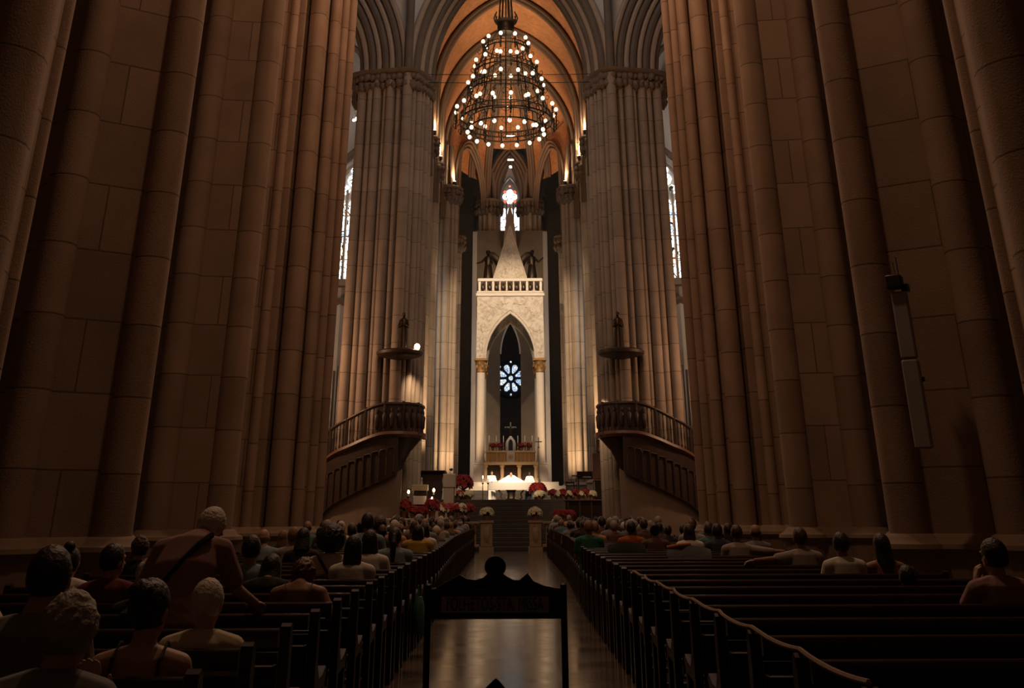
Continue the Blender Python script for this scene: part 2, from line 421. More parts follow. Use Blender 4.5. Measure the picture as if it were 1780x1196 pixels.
def capital(o, outline, z0, z1, sx, grow=.32, open_pts=None):
    pts = ccw([(x * sx, y) for x, y in outline]); mb = MB(); h = z1 - z0
    prof = [(0, .05), (.1 * h, .2 * grow), (.12 * h, .45 * grow), (.55 * h, .55 * grow), (.82 * h, .8 * grow), (.84 * h, 1.25 * grow), (.97 * h, 1.35 * grow), (h, 1.1 * grow)]
    mb.loft([[(*p, z0 + z) for p in offset_poly(pts, d)] for z, d in prof])
    ring = offset_poly(pts, grow * .75); ring = ring + ring[:1]
    leafy_band(mb, ring, z0 + .32 * h, .2 * h + .03, .15 * h)
    leafy_band(mb, ring, z0 + .68 * h, .2 * h + .03, .165 * h)
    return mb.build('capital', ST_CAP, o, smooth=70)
for s, side in ((-1, 'left'), (1, 'right')):
    o = pier('clustered_column', F_OUT, F_SH, CAPZ - .3, -s, ST_CROSS, f'grey clustered column with carved capital behind the {side} pulpit')
    capital(o, F_OUT, CAPZ - 1.3, CAPZ, -s, .44)
    mb = MB(); mb.cyl((5.36 * s, 50.02, CAPZ), (5.36 * s, 50.02, 40), .22, n=14); mb.build('vault_shaft', ST_CROSS, o)

# arch mouldings above those capitals
def arch_pts(xc, a, z0, h, n=22, half=None):
    """pointed arch: centre xc, half-span a, springing z0, rise h"""
    c = (h * h - a * a) / (2 * a); Rr = c + a; th = math.asin(min(1, h / Rr)); pts = []
    for i in range(n + 1):
        t = th * i / n; pts.append((xc - (Rr * math.cos(t) - c), z0 + Rr * math.sin(t)))
    right = [(2 * xc - x, z) for x, z in pts[::-1][1:]]
    return pts if half == 'l' else (right if half == 'r' else pts + right)
o = thing('trim_1', 'moulded grey pointed chancel arch above the two capitals', 'arch'); o['kind'] = 'structure'
for k, (a, y, r) in enumerate([(5.3, 50.25, .17), (5.0, 50.5, .24), (4.75, 50.85, .17), (4.58, 51.15, .2), (4.42, 51.5, .17), (4.28, 51.9, .22)]):
    mb = MB(); mb.tube([(x, y, z) for x, z in [(-a, CAPZ - .1)] + arch_pts(0, a, CAPZ, 7.5 + (a - 4.28) * 1.75) + [(a, CAPZ - .1)]], r, 10); mb.build('moulding', ST_CROSS if k % 2 else ST_PLAIN, o)
mb = MB(); yy = (50.3, 52.2)
ring_o = arch_pts(0, 5.45, CAPZ - .1, 9.6); ring_i = arch_pts(0, 4.45, CAPZ - .1, 7.85)
for i in range(len(ring_o) - 1):
    b = len(mb.v)
    for (x, z), y in ((ring_o[i], 50.35), (ring_o[i + 1], 50.35), (ring_i[i + 1], 52.0), (ring_i[i], 52.0)): mb.v.append(Vector((x, y, z)))
    mb.face((b, b + 1, b + 2, b + 3))
mb.build('arch_soffit', ST_PLAIN, o)
for s, side, n in ((-1, 'left', 2), (1, 'right', 3)):
    o = thing(f'trim_{n}', f'moulded grey arch curving outward over the {side} transept from the carved capital', 'arch'); o['kind'] = 'structure'
    xc = 12.8 * s
    for k, (a, y, r) in enumerate([(7.25, 50.3, .17), (6.9, 50.38, .2), (6.55, 50.4, .15), (6.2, 50.45, .2), (5.85, 50.5, .15), (5.5, 50.55, .2), (5.15, 50.7, .17), (4.95, 51.0, .2)]):
        mb = MB(); mb.tube([(x, y, z) for x, z in [(xc - a, CAPZ - .1)] + arch_pts(xc, a, CAPZ, a * 1.35, 18) + [(xc + a, CAPZ - .1)]], r, 8); mb.build('moulding', ST_CROSS if k % 2 else ST_PLAIN, o)
    mb = MB(); ro = arch_pts(xc, 7.3, CAPZ - .1, 7.3 * 1.35, 18); ri = arch_pts(xc, 5.0, CAPZ - .1, 6.7, 18)
    for i in range(len(ro) - 1):
        b = len(mb.v)
        for (x, z), y in ((ro[i], 50.45), (ro[i + 1], 50.45), (ri[i + 1], 51.2), (ri[i], 51.2)): mb.v.append(Vector((x, y, z)))
        mb.face((b, b + 1, b + 2, b + 3))
    mb.build('arch_soffit', ST_PLAIN, o)
    # pale wall between the two arches
    mb = MB()
    c1 = [(x, z) for x, z in arch_pts(0, 5.35, CAPZ, 9.4, 14, 'l')]          # chancel side, x negative
    c2 = [(x, z) for x, z in arch_pts(-12.8, 7.25, CAPZ, 7.25 * 1.35, 14, 'r')][::-1]
    rows = []
    for i in range(14):
        z = CAPZ + (9.4) * i / 13
        def xat(c):
            for (xa, za), (xb, zb) in zip(c, c[1:]):
                if min(za, zb) - 1e-6 <= z <= max(za, zb) + 1e-6 and abs(zb - za) > 1e-9:
                    return xa + (xb - xa) * (z - za) / (zb - za)
            return c[-1][0]
        rows.append((xat(c2), xat(c1), z))
    rows.append((-12.8, 0, 42))
    rings = [[(xa * -s, 50.9, z), (xb * -s, 50.9, z)] for xa, xb, z in rows]
    mb.loft(rings, closed=False, cap=False)
    struct(mb.build(f'wall_spandrel_{side}', PLASTER, smooth=0), f'pale wall above the {side} carved capital between two arches', 'wall')

# chancel piers along the sides
def round_cluster(xc, yc, r, k):
    return [(xc + r * math.cos(2 * PI * i / k), yc + r * math.sin(2 * PI * i / k)) for i in range(k)]
CH = 2.1
def small_pier(xc, yc, core, n, rs, zc, s, label, cap_h=1.3, z0=CH, top=None):
    o = thing('clustered_column', label, 'column'); o['kind'] = 'structure'
    pts = ccw([(x * s, y) for x, y in round_cluster(xc, yc, core, 8)])
    mb = MB(); mb.prism(pts, z0, zc)
    for i in range(n):
        a = 2 * PI * i / n + .2; rr = rs * (1 if i % 2 else .65)
        mb.shaft((xc + core * math.cos(a)) * s, yc + core * math.sin(a), rr, z0, zc, 12, u=.5)
    mb.build('shaft_cluster', ST_CHANCEL, o)
    pb = MB(); pb.lathe((xc * s, yc, z0), [(core + rs + .25, 0), (core + rs + .25, .5), (core + rs + .1, .6), (core + rs + .1, .9), (core + rs + .2, 1.0), (core + rs, 1.15)], 16); pb.build('base_moulding', ST_PLAIN, o)
    capital(o, round_cluster(xc, yc, core + rs * .8, 10), zc - cap_h, zc, s, .25)
    if top:
        tb = MB()
        for i in range(0, n, 2):
            a = 2 * PI * i / n; tb.cyl(((xc + core * .8 * math.cos(a)) * s, yc + core * .8 * math.sin(a), zc), ((xc + core * .5 * math.cos(a)) * s, yc + core * .5 * math.sin(a), top), rs * .8, n=8)
        tb.build('vault_shaft', RIB, o)
    return o
for s, side in ((-1, 'left'), (1, 'right')):
    small_pier(5.25, 61.3, .38, 8, .2, CAPZ, s, f'first lamp-lit chancel column beyond the {side} pulpit', top=26)
    small_pier(5.25, 66.6, .42, 8, .2, CAPZ, s, f'second chancel column on the {side}, between pulpit and ciborium', top=26)
    small_pier(4.55, 72.4, .66, 10, .2, CAPZ, s, f'broad lit chancel column standing just {side} of the ciborium', top=26)
    small_pier(3.95, 77.0, .2, 6, .12, 20.4, s, f'thin dark column with low capital {side} of the ciborium')
    small_pier(1.72, 82.4, .72, 10, .2, 24.6, s, f'apse column behind the ciborium, {side} of the rose window', top=27)

# chancel vault
def vault_prof(n=16):
    c = 2.55; Rr = 7.45; th = math.asin(7 / Rr)
    return [(Rr * math.cos(th * i / n) - c, 26 + Rr * math.sin(th * i / n)) for i in range(n + 1)]    # from side to crown
VP_ = vault_prof()
full = [(-x, z) for x, z in VP_] + [(x, z) for x, z in VP_[::-1][1:]]
us = [0]
for (xa, za), (xb, zb) in zip(full, full[1:]): us.append(us[-1] + math.hypot(xb - xa, zb - za))
mb = MB(); ys = [52.1 + i * (73 - 52.1) / 10 for i in range(11)]
mb.loft([[(x, y, z) for x, z in full] for y in ys], closed=False, cap=False, uvs=(us, ys))
struct(mb.build('ceiling_chancel', BRICK), 'orange brick pointed vault over the chancel', 'ceiling')
KEY = Vector((0, 73, 33))
APSE = [(-4.9, 73), (-4.75, 75), (-4.2, 77.6), (-3.2, 80), (-1.9, 82), (0, 82.6), (1.9, 82), (3.2, 80), (4.2, 77.6), (4.75, 75), (4.9, 73)]
mb = MB(); rings = []; vv = [0]
for i, (x, z) in enumerate(VP_):
    f = x / 4.9; rings.append([(KEY.x + (px - KEY.x) * f, KEY.y + (py - KEY.y) * f, z) for px, py in APSE]); 
    if i: vv.append(vv[-1] + math.hypot(x - VP_[i - 1][0], z - VP_[i - 1][1]))
us = [0]
for p, q in zip(APSE, APSE[1:]): us.append(us[-1] + math.hypot(q[0] - p[0], q[1] - p[1]))
mb.loft(rings, closed=False, cap=False, uvs=(us, vv))
keep = [i for i, f in enumerate(mb.f) if not (max(abs(mb.v[k].x) for k in f) < 1.95 and min(mb.v[k].y for k in f) > 80.3 and min(mb.v[k].z for k in f) < 28.7)]
mb.f = [mb.f[i] for i in keep]; mb.uv = [mb.uv[i] for i in keep]
struct(mb.build('ceiling_apse', BRICK), 'orange brick apse vault with converging ribs behind the chandelier', 'ceiling')
o = thing('trim_4', 'pointed stone ribs under the orange chancel and apse vault', 'vault ribs'); o['kind'] = 'structure'
for y in (54.5, 61.3, 66.6, 72.4):
    for dy, rr, sh in ((-.32, .13, .16), (0, .2, .26), (.32, .13, .16)):
        mb = MB(); path = [(x * (1 - sh / 4.9), y + dy, z - sh) for x, z in full]
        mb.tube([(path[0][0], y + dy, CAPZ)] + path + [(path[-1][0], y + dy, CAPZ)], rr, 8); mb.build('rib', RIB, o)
for px, py in ((-4.2, 77.6), (-1.9, 82), (1.9, 82), (4.2, 77.6), (-3.2, 80), (3.2, 80)):
    for d, rr in ((-.2, .09), (0, .14), (.2, .09)):
        mb = MB(); nrm = Vector((py - 73, -px)).normalized() * d
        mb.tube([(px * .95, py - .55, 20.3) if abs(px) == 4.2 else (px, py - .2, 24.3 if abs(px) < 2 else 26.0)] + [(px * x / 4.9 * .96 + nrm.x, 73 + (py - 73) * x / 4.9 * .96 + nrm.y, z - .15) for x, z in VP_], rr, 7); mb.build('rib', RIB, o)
mb = MB(); mb.tube([(0, 52.2, 32.8), (0, 73, 32.8)], .14, 8); mb.build('rib', RIB, o)

def arched_panel(p, q, z0, zs, zt, a, rise, m, name, parent, rings=3, thick=.0):
    """wall facet from plan point p to q, z0..zt, holding a pointed opening of half-width a springing at zs"""
    p, q = Vector(p), Vector(q); d = q - p; L = d.length; d.normalize(); nrm = Vector((d.y, -d.x)); xc = L / 2
    def W(u, z, off=0): return (p.x + d.x * u + nrm.x * off, p.y + d.y * u + nrm.y * off, z)
    ap = arch_pts(xc, a, zs, rise, 14)
    mb = MB(); uvx = []
    def quad(pts):
        b = len(mb.v)
        for u, z in pts: mb.v.append(Vector(W(u, z)))
        mb.face([b + i for i in range(len(pts))], [(u, z) for u, z in pts])
    if zs > z0:
        quad([(0, z0), (xc - a, z0), (xc - a, zs), (0, zs)]); quad([(xc + a, z0), (L, z0), (L, zs), (xc + a, zs)])
    h = len(ap) // 2
    for i in range(len(ap) - 1):
        (xa, za), (xb, zb) = ap[i], ap[i + 1]
        edge = 0 if i < h else L
        quad([(edge, za), (xa, za), (xb, zb), (edge, zb)])
    top = zs + rise
    quad([(0, top), (L, top), (L, zt), (0, zt)])
    o = mb.build(name, m, parent, smooth=0)
    for k in range(rings):
        aa = a + .02 + .22 * k; tb = MB()
        tb.tube([W(xc - aa, max(z0, zs - 2), .1 + .1 * k)] + [W(u, z, .1 + .1 * k) for u, z in arch_pts(xc, aa, zs, rise + .3 * k, 12)] + [W(xc + aa, max(z0, zs - 2), .1 + .1 * k)], .10, 7)
        tb.build('arch_moulding', RIB, o if parent is None else parent)
    return o
n = 1
for s, side in ((-1, 'left'), (1, 'right')):
    def facet(p, q): return (p, q) if s < 0 else ((-q[0], q[1]), (-p[0], p[1]))
    for (p, q, z0, zs, zt, a, rise, m, lab) in [
        ((-5.1, 53.2), (-5.1, 61.0), 20, 21.5, 26.4, 2.6, 4.2, BRICK, 'first'), ((-5.1, 61.6), (-5.1, 66.3), 20, 21.5, 26.4, 1.7, 4.2, BRICK, 'second'),
        ((-5.1, 67.0), (-4.95, 72.0), 20, 22.4, 26.4, 1.6, 3.4, BRICK, 'third'), ((-4.45, 73.3), (-2.1, 82.0), 23.6, 23.6, 28.6, 3.5, 3.9, BRICK, 'apse')]:
        pp, qq = facet(p, q); w_ = arched_panel(pp, qq, z0, zs, zt, a, rise, m, f'wall_{lab}_bay_{side}', None)
        struct(w_, f'orange {lab} bay wall with pointed opening, {side} side of the chancel', 'wall')
# apse back: window bay wall, low reredos wall and chapel behind
mb = MB(); mb.box((0, 84.2, 29.5), (6, .3, 8)); o = mb.build('wall_apse_end', ST_DARK, smooth=0)
struct(o, 'dark apse end wall and arch above the bright traceried window', 'wall')
for k in range(4):
    mb = MB(); a_ = 1.0 + .24 * k; mb.tube([(-a_, 82.9 - .2 * k, 24.5)] + [(x, 82.9 - .2 * k, z) for x, z in arch_pts(0, a_, 25.6, 2.7 + .35 * k, 12)] + [(a_, 82.9 - .2 * k, 24.5)], .14, 7); mb.build('arch_moulding', RIB, o)
mb = MB(); mb.loft([[(-.5, y, 26.75), (-.2, y, 27.0), (0, y, 27.05), (.2, y, 27.0), (.5, y, 26.75), (0.0, y, 28.3)] for y in (83.9, 84.0)]); mb.build('pale_gable', PLASTER, o)
light('POINT', 'ambulatory_cool_fill', (0, 83.3, 26.6), 6, COOL, size=.1)  # small added cool fill in front of the pale gable
mb = MB()
hw = 2.95; zt = 21.9; ap = arch_pts(0, .78, 12.4, 2.4, 10)
outline = [(-hw, CH), (-.78, CH)] + ap + [(.78, CH), (hw, CH), (hw, zt), (-hw, zt)]
mb.loft([[(x, 81.2, z) for x, z in outline], [(x, 81.6, z) for x, z in outline]])
o = mb.build('wall_reredos', ST_CHANCEL, smooth=20); mb = MB(); mb.tube([(x, 81.15, z) for x, z in arch_pts(0, .74, 12.4, 2.36, 10)], .07, 6); mb.build('pale_moulding', PLASTER, o)
struct(o, 'plain stone wall behind the ciborium with a tall dark pointed opening', 'wall')
for sx in (-1, 1):
    mb = MB(); mb.box((2.78 * sx, 80.95, 11.9), (.34, .4, 19.6)); mb.build('pilaster', mat('pilaster_stone', (.36, .33, .31), .85), o)
mb = MB(); mb.lathe((0, 80.6, 20.0), [(.8, 0), (.55, 2.0), (.0, 4.1)], 4, a0=PI / 4); mb.build('pinnacle', ST_PLAIN, o)

# outer walls of the ambulatory, aisles and transepts
mb = MB()
for s in (-1, 1): mb.box((9.2 * s, 76, 14), (.4, 28, 28)); 
mb.box((0, 97, 16), (18.8, .4, 32)); mb.box((-6, 92, 16), (.4, 10, 32)); mb.box((6, 92, 16), (.4, 10, 32))
struct(mb.build('wall_ambulatory', ST_DARK, smooth=0), 'dark outer wall of the ambulatory behind the chancel columns', 'wall')
mb = MB()
for s in (-1, 1): mb.box((14.5 * s, 20, 15), (.5, 62, 30))
mb.box((0, -9, 15), (30, .5, 30))
struct(mb.build('wall_aisles', ST_DARK, smooth=0), 'dark outer walls of the side aisles and entrance', 'wall')
mb = MB(); mb.box((0, 9, 30.2), (30, 38, .4)); struct(mb.build('ceiling_nave', ST_DARK, smooth=0), 'dark nave vault above the frame', 'ceiling')
for s, side in ((-1, 'left'), (1, 'right')):
    mb = MB(); xa, xb = 5.9, 17
    mb.box(((xa + xb) / 2 * s, 62.6, 19), (xb - xa, .4, 38)); mb.box((17 * s, 55, 19), (.4, 15, 38))
    struct(mb.build(f'wall_transept_{side}', PLASTER, smooth=0), f'pale plaster transept wall seen past the {side} crossing column', 'wall')
    o = thing('trim_5' if s < 0 else 'trim_6', f'dark vault ribs crossing the pale wall above the {side} stained window', 'vault ribs'); o['kind'] = 'structure'
    for pts in ([(-7.5, 61, 19), (-8.6, 60.5, 23), (-10.5, 59.5, 26.5), (-13, 58, 28.5)], [(-7.4, 57, 20), (-8.8, 57, 24.2), (-10.6, 57, 26.8), (-13, 57, 28.6)],
                [(-7.2, 61, 24), (-9.6, 60.2, 28.2), (-13, 59, 31)], [(-7.6, 60.8, 10.6), (-8.6, 60.8, 12.1), (-9.9, 60.8, 12.7), (-11.2, 60.8, 12.1), (-12, 60.8, 10.6)],
                [(-11.4, 61.8, 16), (-11.3, 61.8, 19.8), (-10.6, 61.8, 21.4), (-9.75, 61.8, 22.2), (-8.9, 61.8, 21.4), (-8.2, 61.8, 19.8), (-8.1, 61.8, 16)]):
        mb = MB(); mb.tube([(x * -s, y, z) for x, y, z in pts], .2, 8); mb.build('rib', RIB, o)

# windows ----------------------------------------------------------
def lancet(mb, xc, w, z0, z1, y, pointed=True):
    a = w / 2; zs = z1 - w * .9 if pointed else z1
    pts = [(xc - a, z0), (xc + a, z0)] + ([(x, z) for x, z in arch_pts(xc, a, zs, w * .9, 6)][::-1] if pointed else [(xc + a, z1), (xc - a, z1)])
    b = len(mb.v)
    for x, z in pts: mb.v.append(Vector((x, y, z)))
    mb.face([b + i for i in range(len(pts))])
def disc(mb, xc, zc, r, y, n=14):
    b = len(mb.v)
    for i in range(n): mb.v.append(Vector((xc + r * math.cos(2 * PI * i / n), y, zc + r * math.sin(2 * PI * i / n))))
    mb.face([b + i for i in range(n)])
for s, n_, side in ((-1, 1, 'left'), (1, 2, 'right')):
    xc = 9.75 * s
    o = thing(f'window_{n_}', f'tall bright stained glass window past the {side} crossing column', 'window'); o['kind'] = 'structure'
    mb = MB()
    for dx in (-.72, 0, .72): lancet(mb, xc + dx, .56, 14.2, 19.2, 62.25)
    for dx, dz, r in ((0, 20.35, .42), (-.5, 19.75, .3), (.5, 19.75, .3), (0, 21.0, .25)): disc(mb, xc + dx, dz, r, 62.25)
    mb.build('glass', GLASSM, o, smooth=0)
    mb = MB()
    for dx in (-1.08, -.36, .36, 1.08): mb.box((xc + dx, 62.2, 16.9), (.12, .3, 5.6))
    for z in (15.4, 16.8, 18.1): mb.box((xc, 62.25, z), (2.2, .06, .06))
    mb.tube([(x, 62.2, z) for x, z in arch_pts(xc, 1.12, 19.2, 2.2, 10)], .1, 6)
    mb.build('tracery', ST_PLAIN, o)
    mb = MB(); mb.box((xc, 62.1, 13.95), (2.7, .7, .4)); mb.build('sill', ST_PLAIN, o)
o = thing('window_3', 'bright white traceried window above the marble pyramid', 'window'); o['kind'] = 'structure'
mb = MB(); YW = 83.6
for dx in (-.56, 0, .56): lancet(mb, dx, .42, 22.2, 24.5, YW)
for a in range(4): disc(mb, .33 * math.cos(a * PI / 2), 25.35 + .36 * math.sin(a * PI / 2), .29, YW)
disc(mb, 0, 25.35, .2, YW - .01)
mb.build('glass', GLASSA, o, smooth=0)
mb = MB()
for a in range(4): disc(mb, .56 * math.cos(PI / 4 + a * PI / 2), 25.35 + .56 * math.sin(PI / 4 + a * PI / 2), .15, YW)
disc(mb, 0, 26.25, .09, YW); mb.build('red_glass', REDG, o, smooth=0)
mb = MB(); ap = arch_pts(0, .86, 25.0, 2.0, 10); mb.tube([(-.86, YW - .1, 22)] + [(x, YW - .1, z) for x, z in ap] + [(.86, YW - .1, 22)], .1, 6)
for dx in (-.28, .28): mb.cyl((dx, YW - .05, 22), (dx, YW - .05, 24.9), .05)
mb.box((0, YW + .3, 23.5), (5.5, .1, 6)); mb.build('tracery', ST_DARK, o)
rc = at(888, 657, 96)
o = thing('window_4', 'blue and white rose window seen through the ciborium arch', 'window'); o['kind'] = 'structure'
mb = MB(); RR = 1.28
mb.loft([[(rc.x + RR * 1.25 * math.cos(2 * PI * i / 32), y, rc.z + RR * 1.25 * math.sin(2 * PI * i / 32)) for i in range(32)] for y in (96.3, 96.6)]); mb.build('tracery', BLACKP, o)
mb = MB()
for k in range(8):
    a = PI / 8 + k * PI / 4; pts = []
    for (r, wd) in ((.34, .05), (.5, .12), (.7, .19), (.84, .18), (.93, .08)):
        pts.append((r, wd))
    out = [(r, wd) for r, wd in pts] + [(r, -wd) for r, wd in pts[::-1]]
    b = len(mb.v)
    for r, wd in out:
        r *= RR; wd *= RR; mb.v.append(Vector((rc.x + r * math.cos(a) - wd * math.sin(a), 96.2, rc.z + r * math.sin(a) + wd * math.cos(a))))
    mb.face([b + i for i in range(len(out))])
    disc(mb, rc.x + 1.08 * RR * math.cos(a + PI / 8), rc.z + 1.08 * RR * math.sin(a + PI / 8), .09, 96.2, 8)
disc(mb, rc.x, rc.z, .2, 96.2); mb.build('glass', GLASSR, o, smooth=0)

# stairs up to the chancel, chancel floor, predella
o = thing('stairs', 'wide shaded stone stairs from the aisle up to the altar', 'stairs'); o['kind'] = 'structure'
NS = 12
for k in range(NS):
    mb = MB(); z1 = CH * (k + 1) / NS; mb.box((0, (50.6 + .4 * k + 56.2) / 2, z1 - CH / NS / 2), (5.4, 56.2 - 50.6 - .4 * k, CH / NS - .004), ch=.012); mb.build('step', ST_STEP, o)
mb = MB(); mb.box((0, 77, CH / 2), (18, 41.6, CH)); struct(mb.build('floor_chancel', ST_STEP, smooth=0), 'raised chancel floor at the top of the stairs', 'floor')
o = thing('stairs', 'lit marble steps and slab under the ciborium', 'stairs'); o['kind'] = 'structure'
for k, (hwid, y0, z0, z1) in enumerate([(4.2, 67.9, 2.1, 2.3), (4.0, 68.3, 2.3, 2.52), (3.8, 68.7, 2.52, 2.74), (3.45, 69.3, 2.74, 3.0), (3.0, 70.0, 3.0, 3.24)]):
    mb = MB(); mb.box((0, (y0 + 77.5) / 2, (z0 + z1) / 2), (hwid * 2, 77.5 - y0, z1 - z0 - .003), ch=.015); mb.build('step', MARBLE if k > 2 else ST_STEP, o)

# ================================================================== CIBORIUM
def Z(py, Y): return at(888, py, Y).z
o = ciborium = thing('ciborium', 'tall carved marble ciborium with four columns, pointed arch and pyramid roof over the high altar', 'ciborium', (0, 72, 3.24))
def W0(mb): 
    for v in mb.v: v -= Vector((0, 72, 3.24))
    return mb
CX, CY0, CY1 = 1.98, 72.3, 75.9
for sx in (-1, 1):
    for y in (CY0, CY1):
        mb = MB(); mb.box((CX * sx, y, 3.78), (.86, .86, 1.08), ch=.03); mb.box((CX * sx, y, 4.38), (.72, .72, .14), ch=.03); W0(mb).build('plinth', MARBLE, o)
        mb = MB(); prof = [(.36, 4.45), (.36, 4.52), (.30, 4.60), (.285, 4.75), (.275, 10.0)]
        mb.lathe((CX * sx, y, 0), prof, 20); c = W0(mb).build('column_shaft', MARBLE, o)
        mb = MB(); mb.lathe((CX * sx, y, 0), [(.28, 10.0), (.33, 10.05), (.30, 10.15), (.36, 10.6), (.42, 10.75)], 16); mb.box((CX * sx, y, 10.82), (.88, .88, .16), ch=.03)
        for k in range(10):
            a = 2 * PI * k / 10; mb.ball((CX * sx + .34 * math.cos(a), y + .34 * math.sin(a), 10.35 + .2 * (k % 2)), (.08, .08, .14), 7, 5)
        W0(mb).build('capital', mat('aged_gilt', (.30, .165, .055), .55, .55, noise_amt=.3, noise_scale=10), c)
# four arched faces
def arch_face(p, q, thick):
    """face in plan from p to q with a pointed opening"""
    p, q = Vector(p), Vector(q); d = (q - p); L = d.length; d.normalize(); nrm = Vector((d.y, -d.x))
    mb = MB(); ap = arch_pts(L / 2, L / 2 - (.62 if L > 4 else .3), 10.9, 2.95, 16)
    out = [(0, 10.9)] + ap + [(L, 10.9), (L, 15.0), (0, 15.0)]
    mb.loft([[(p.x + d.x * u + nrm.x * t, p.y + d.y * u + nrm.y * t, z) for u, z in out] for t in (0, -thick)])
    W0(mb).build('arch_wall', RELIEF, o)
    mb = MB(); mb.tube([(p.x + d.x * u + nrm.x * .03, p.y + d.y * u + nrm.y * .03, z) for u, z in arch_pts(L / 2, L / 2 - (.6 if L > 4 else .28), 10.9, 2.98, 16)], .06, 6)
    mb.tube([(p.x + d.x * u + nrm.x * .03, p.y + d.y * u + nrm.y * .03, z) for u, z in arch_pts(L / 2, L / 2 - (.46 if L > 4 else .2), 10.9, 3.2, 16)], .035, 6)
    W0(mb).build('arch_moulding', MARBLE, o)
e = 2.28; ya, yb = 72.0, 76.3
arch_face((-e, ya), (e, ya), .55); arch_face((e, ya + .552), (e, yb - .552), .55); arch_face((e, yb), (-e, yb), .55); arch_face((-e, yb - .552), (-e, ya + .552), .55)
# relief figures on the front: two kneeling angels and foliage scrolls
for s in (-1, 1):
    mb = MB()
    for (x, z, rx, rz) in ((1.5, 13.6, .16, .3), (1.45, 14.0, .1, .12), (1.75, 13.7, .2, .35), (1.85, 13.0, .2, .4), (1.95, 12.3, .13, .4), (1.2, 14.3, .25, .1), (.75, 14.5, .28, .1), (.35, 14.55, .2, .12), (2.0, 11.6, .12, .4), (1.65, 12.9, .14, .3)):
        mb.ball((x * s, ya, z), (rx, .06, rz), 9, 6, amp=.4, fr=2.5)
    W0(mb).build('relief_carving', RELIEF, o)
mb = MB(); mb.box((0, 74.15, 15.12), (4.75, 4.5, .24), ch=.04); mb.box((0, 74.15, 15.3), (4.62, 4.4, .14), ch=.03); W0(mb).build('cornice', MARBLE, o)
mb = MB()
for y in (72.1, 76.2): mb.box((0, y, 16.13), (4.5, .3, .22), ch=.03)
for x in (-2.12, 2.12): mb.box((x, 74.15, 16.13), (.3, 4.0, .22), ch=.03)
W0(mb).build('parapet_rail', MARBLE, o)
for y in (72.1, 76.2):
    for i in range(10):
        x = -2.12 + 4.24 * i / 9; wd = .17 if i in (0, 2, 7, 9) else .10
        mb = MB(); mb.box((x, y, 15.7), (wd, .2, .66), ch=.015); W0(mb).build('parapet_post', MARBLE, o)
mb = MB()
for i in range(9):
    x = -2.12 + 4.24 * (i + .5) / 9
    mb.ball((x, 72.15, 15.62), (.13, .06, .22), 8, 6, amp=.4); mb.ball((x, 72.15, 15.88), (.06, .06, .07), 7, 5)
W0(mb).build('parapet_figures', BRONZE, o)
mb = MB(); mb.lathe((0, 74.15, 0), [(1.86, 15.37), (1.86, 16.05), (1.72, 16.15), (1.66, 16.25), (.05, 20.3), (.0, 20.55)], 4, a0=PI / 4, sx=1, sy=1.2); W0(mb).build('pyramid_roof', RELIEF, o, smooth=20)
mb = MB()
for s in (-1, 1): mb.cyl((1.2 * s, 72.72, 16.2), (.02 * s, 74.1, 20.4), .07, .05, 6)
W0(mb).build('pyramid_ridge', MARBLE, o)
mb = MB()
for (x, t, r) in ((0, .55, .16), (0, .62, .09), (-.18, .48, .1), (.18, .48, .1), (-.45, .15, .14), (.45, .15, .14), (-.2, .2, .16), (.2, .2, .16), (0, .33, .15), (-.55, .08, .1), (.55, .08, .1), (.1, .42, .08)):
    mb.ball((x, 72.72 + t * 1.4, 16.2 + t * 4), (r, .09, r * 1.5), 8, 6, amp=.4)
W0(mb).build('pyramid_relief', RELIEF, o)

# bronze angels on the ciborium
def angel(s, label):
    a = thing('bronze_angel', label, 'statue', (1.55 * s, 73.2, 16.24), group=None); a.scale = (1.08, 1.08, 1.08)
    mb = MB(); f = s
    mb.lathe((0, 0, 0), [(.30, 0), (.33, .1), (.30, .5), (.24, .95), (.21, 1.15), (.26, 1.45), (.24, 1.6), (.08, 1.72)], 14, sx=1, sy=.8)
    mb.caps((0, 0, 1.65), (.03 * f, -.03, 1.85), .08, .07, 8)
    mb.ball((.03 * f, -.05, 1.9), (.12, .14, .16), 12, 8); mb.ball((.03 * f, .0, 1.96), (.13, .14, .13), 10, 7, amp=.3)
    mb.caps((.18 * f, -.05, 1.52), (.42 * f, -.2, 1.25), .09, .07); mb.caps((.42 * f, -.2, 1.25), (.72 * f, -.3, 1.48 if s > 0 else 1.15), .07, .05)
    mb.caps((-.18 * f, -.05, 1.5), (-.26 * f, -.2, 1.15), .09, .07); mb.caps((-.26 * f, -.2, 1.15), (-.05 * f, -.35, 1.05), .07, .05)
    for k in range(5): mb.tube([((-.2 + .1 * k) * 1, -.24, .03), ((-.2 + .1 * k) * .9, -.25, .5), ((-.2 + .1 * k) * .7, -.19, 1.05)], .03, 6)
    mb.build('draped_figure', BRONZE, a)
    for q in (1, -1):
        mb = MB(); pts = []
        k_ = 1 if q > 0 else .62
        rows = [((.06 * f, .12, 1.62), .10), ((-.14 * f * k_, .2, 1.86), .16), ((-.42 * f * k_, .28, 1.74), .24), ((-.72 * f * k_, .32, 1.45), .26), ((-.95 * f * k_, .34, 1.1), .2), ((-1.02 * f * k_, .34, .8), .03)]
        ring = []
        for (x, y, z), wv in rows: ring.append([(x, y - .03 * q, z + wv), (x + .02, y + .04, z), (x, y, z - wv), (x - .02, y - .06, z)])
        mb.loft(ring); mb.build('wing', BRONZE, a)
angel(-1, 'dark bronze winged angel standing left of the marble pyramid'); angel(1, 'dark bronze winged angel with raised arm right of the marble pyramid')

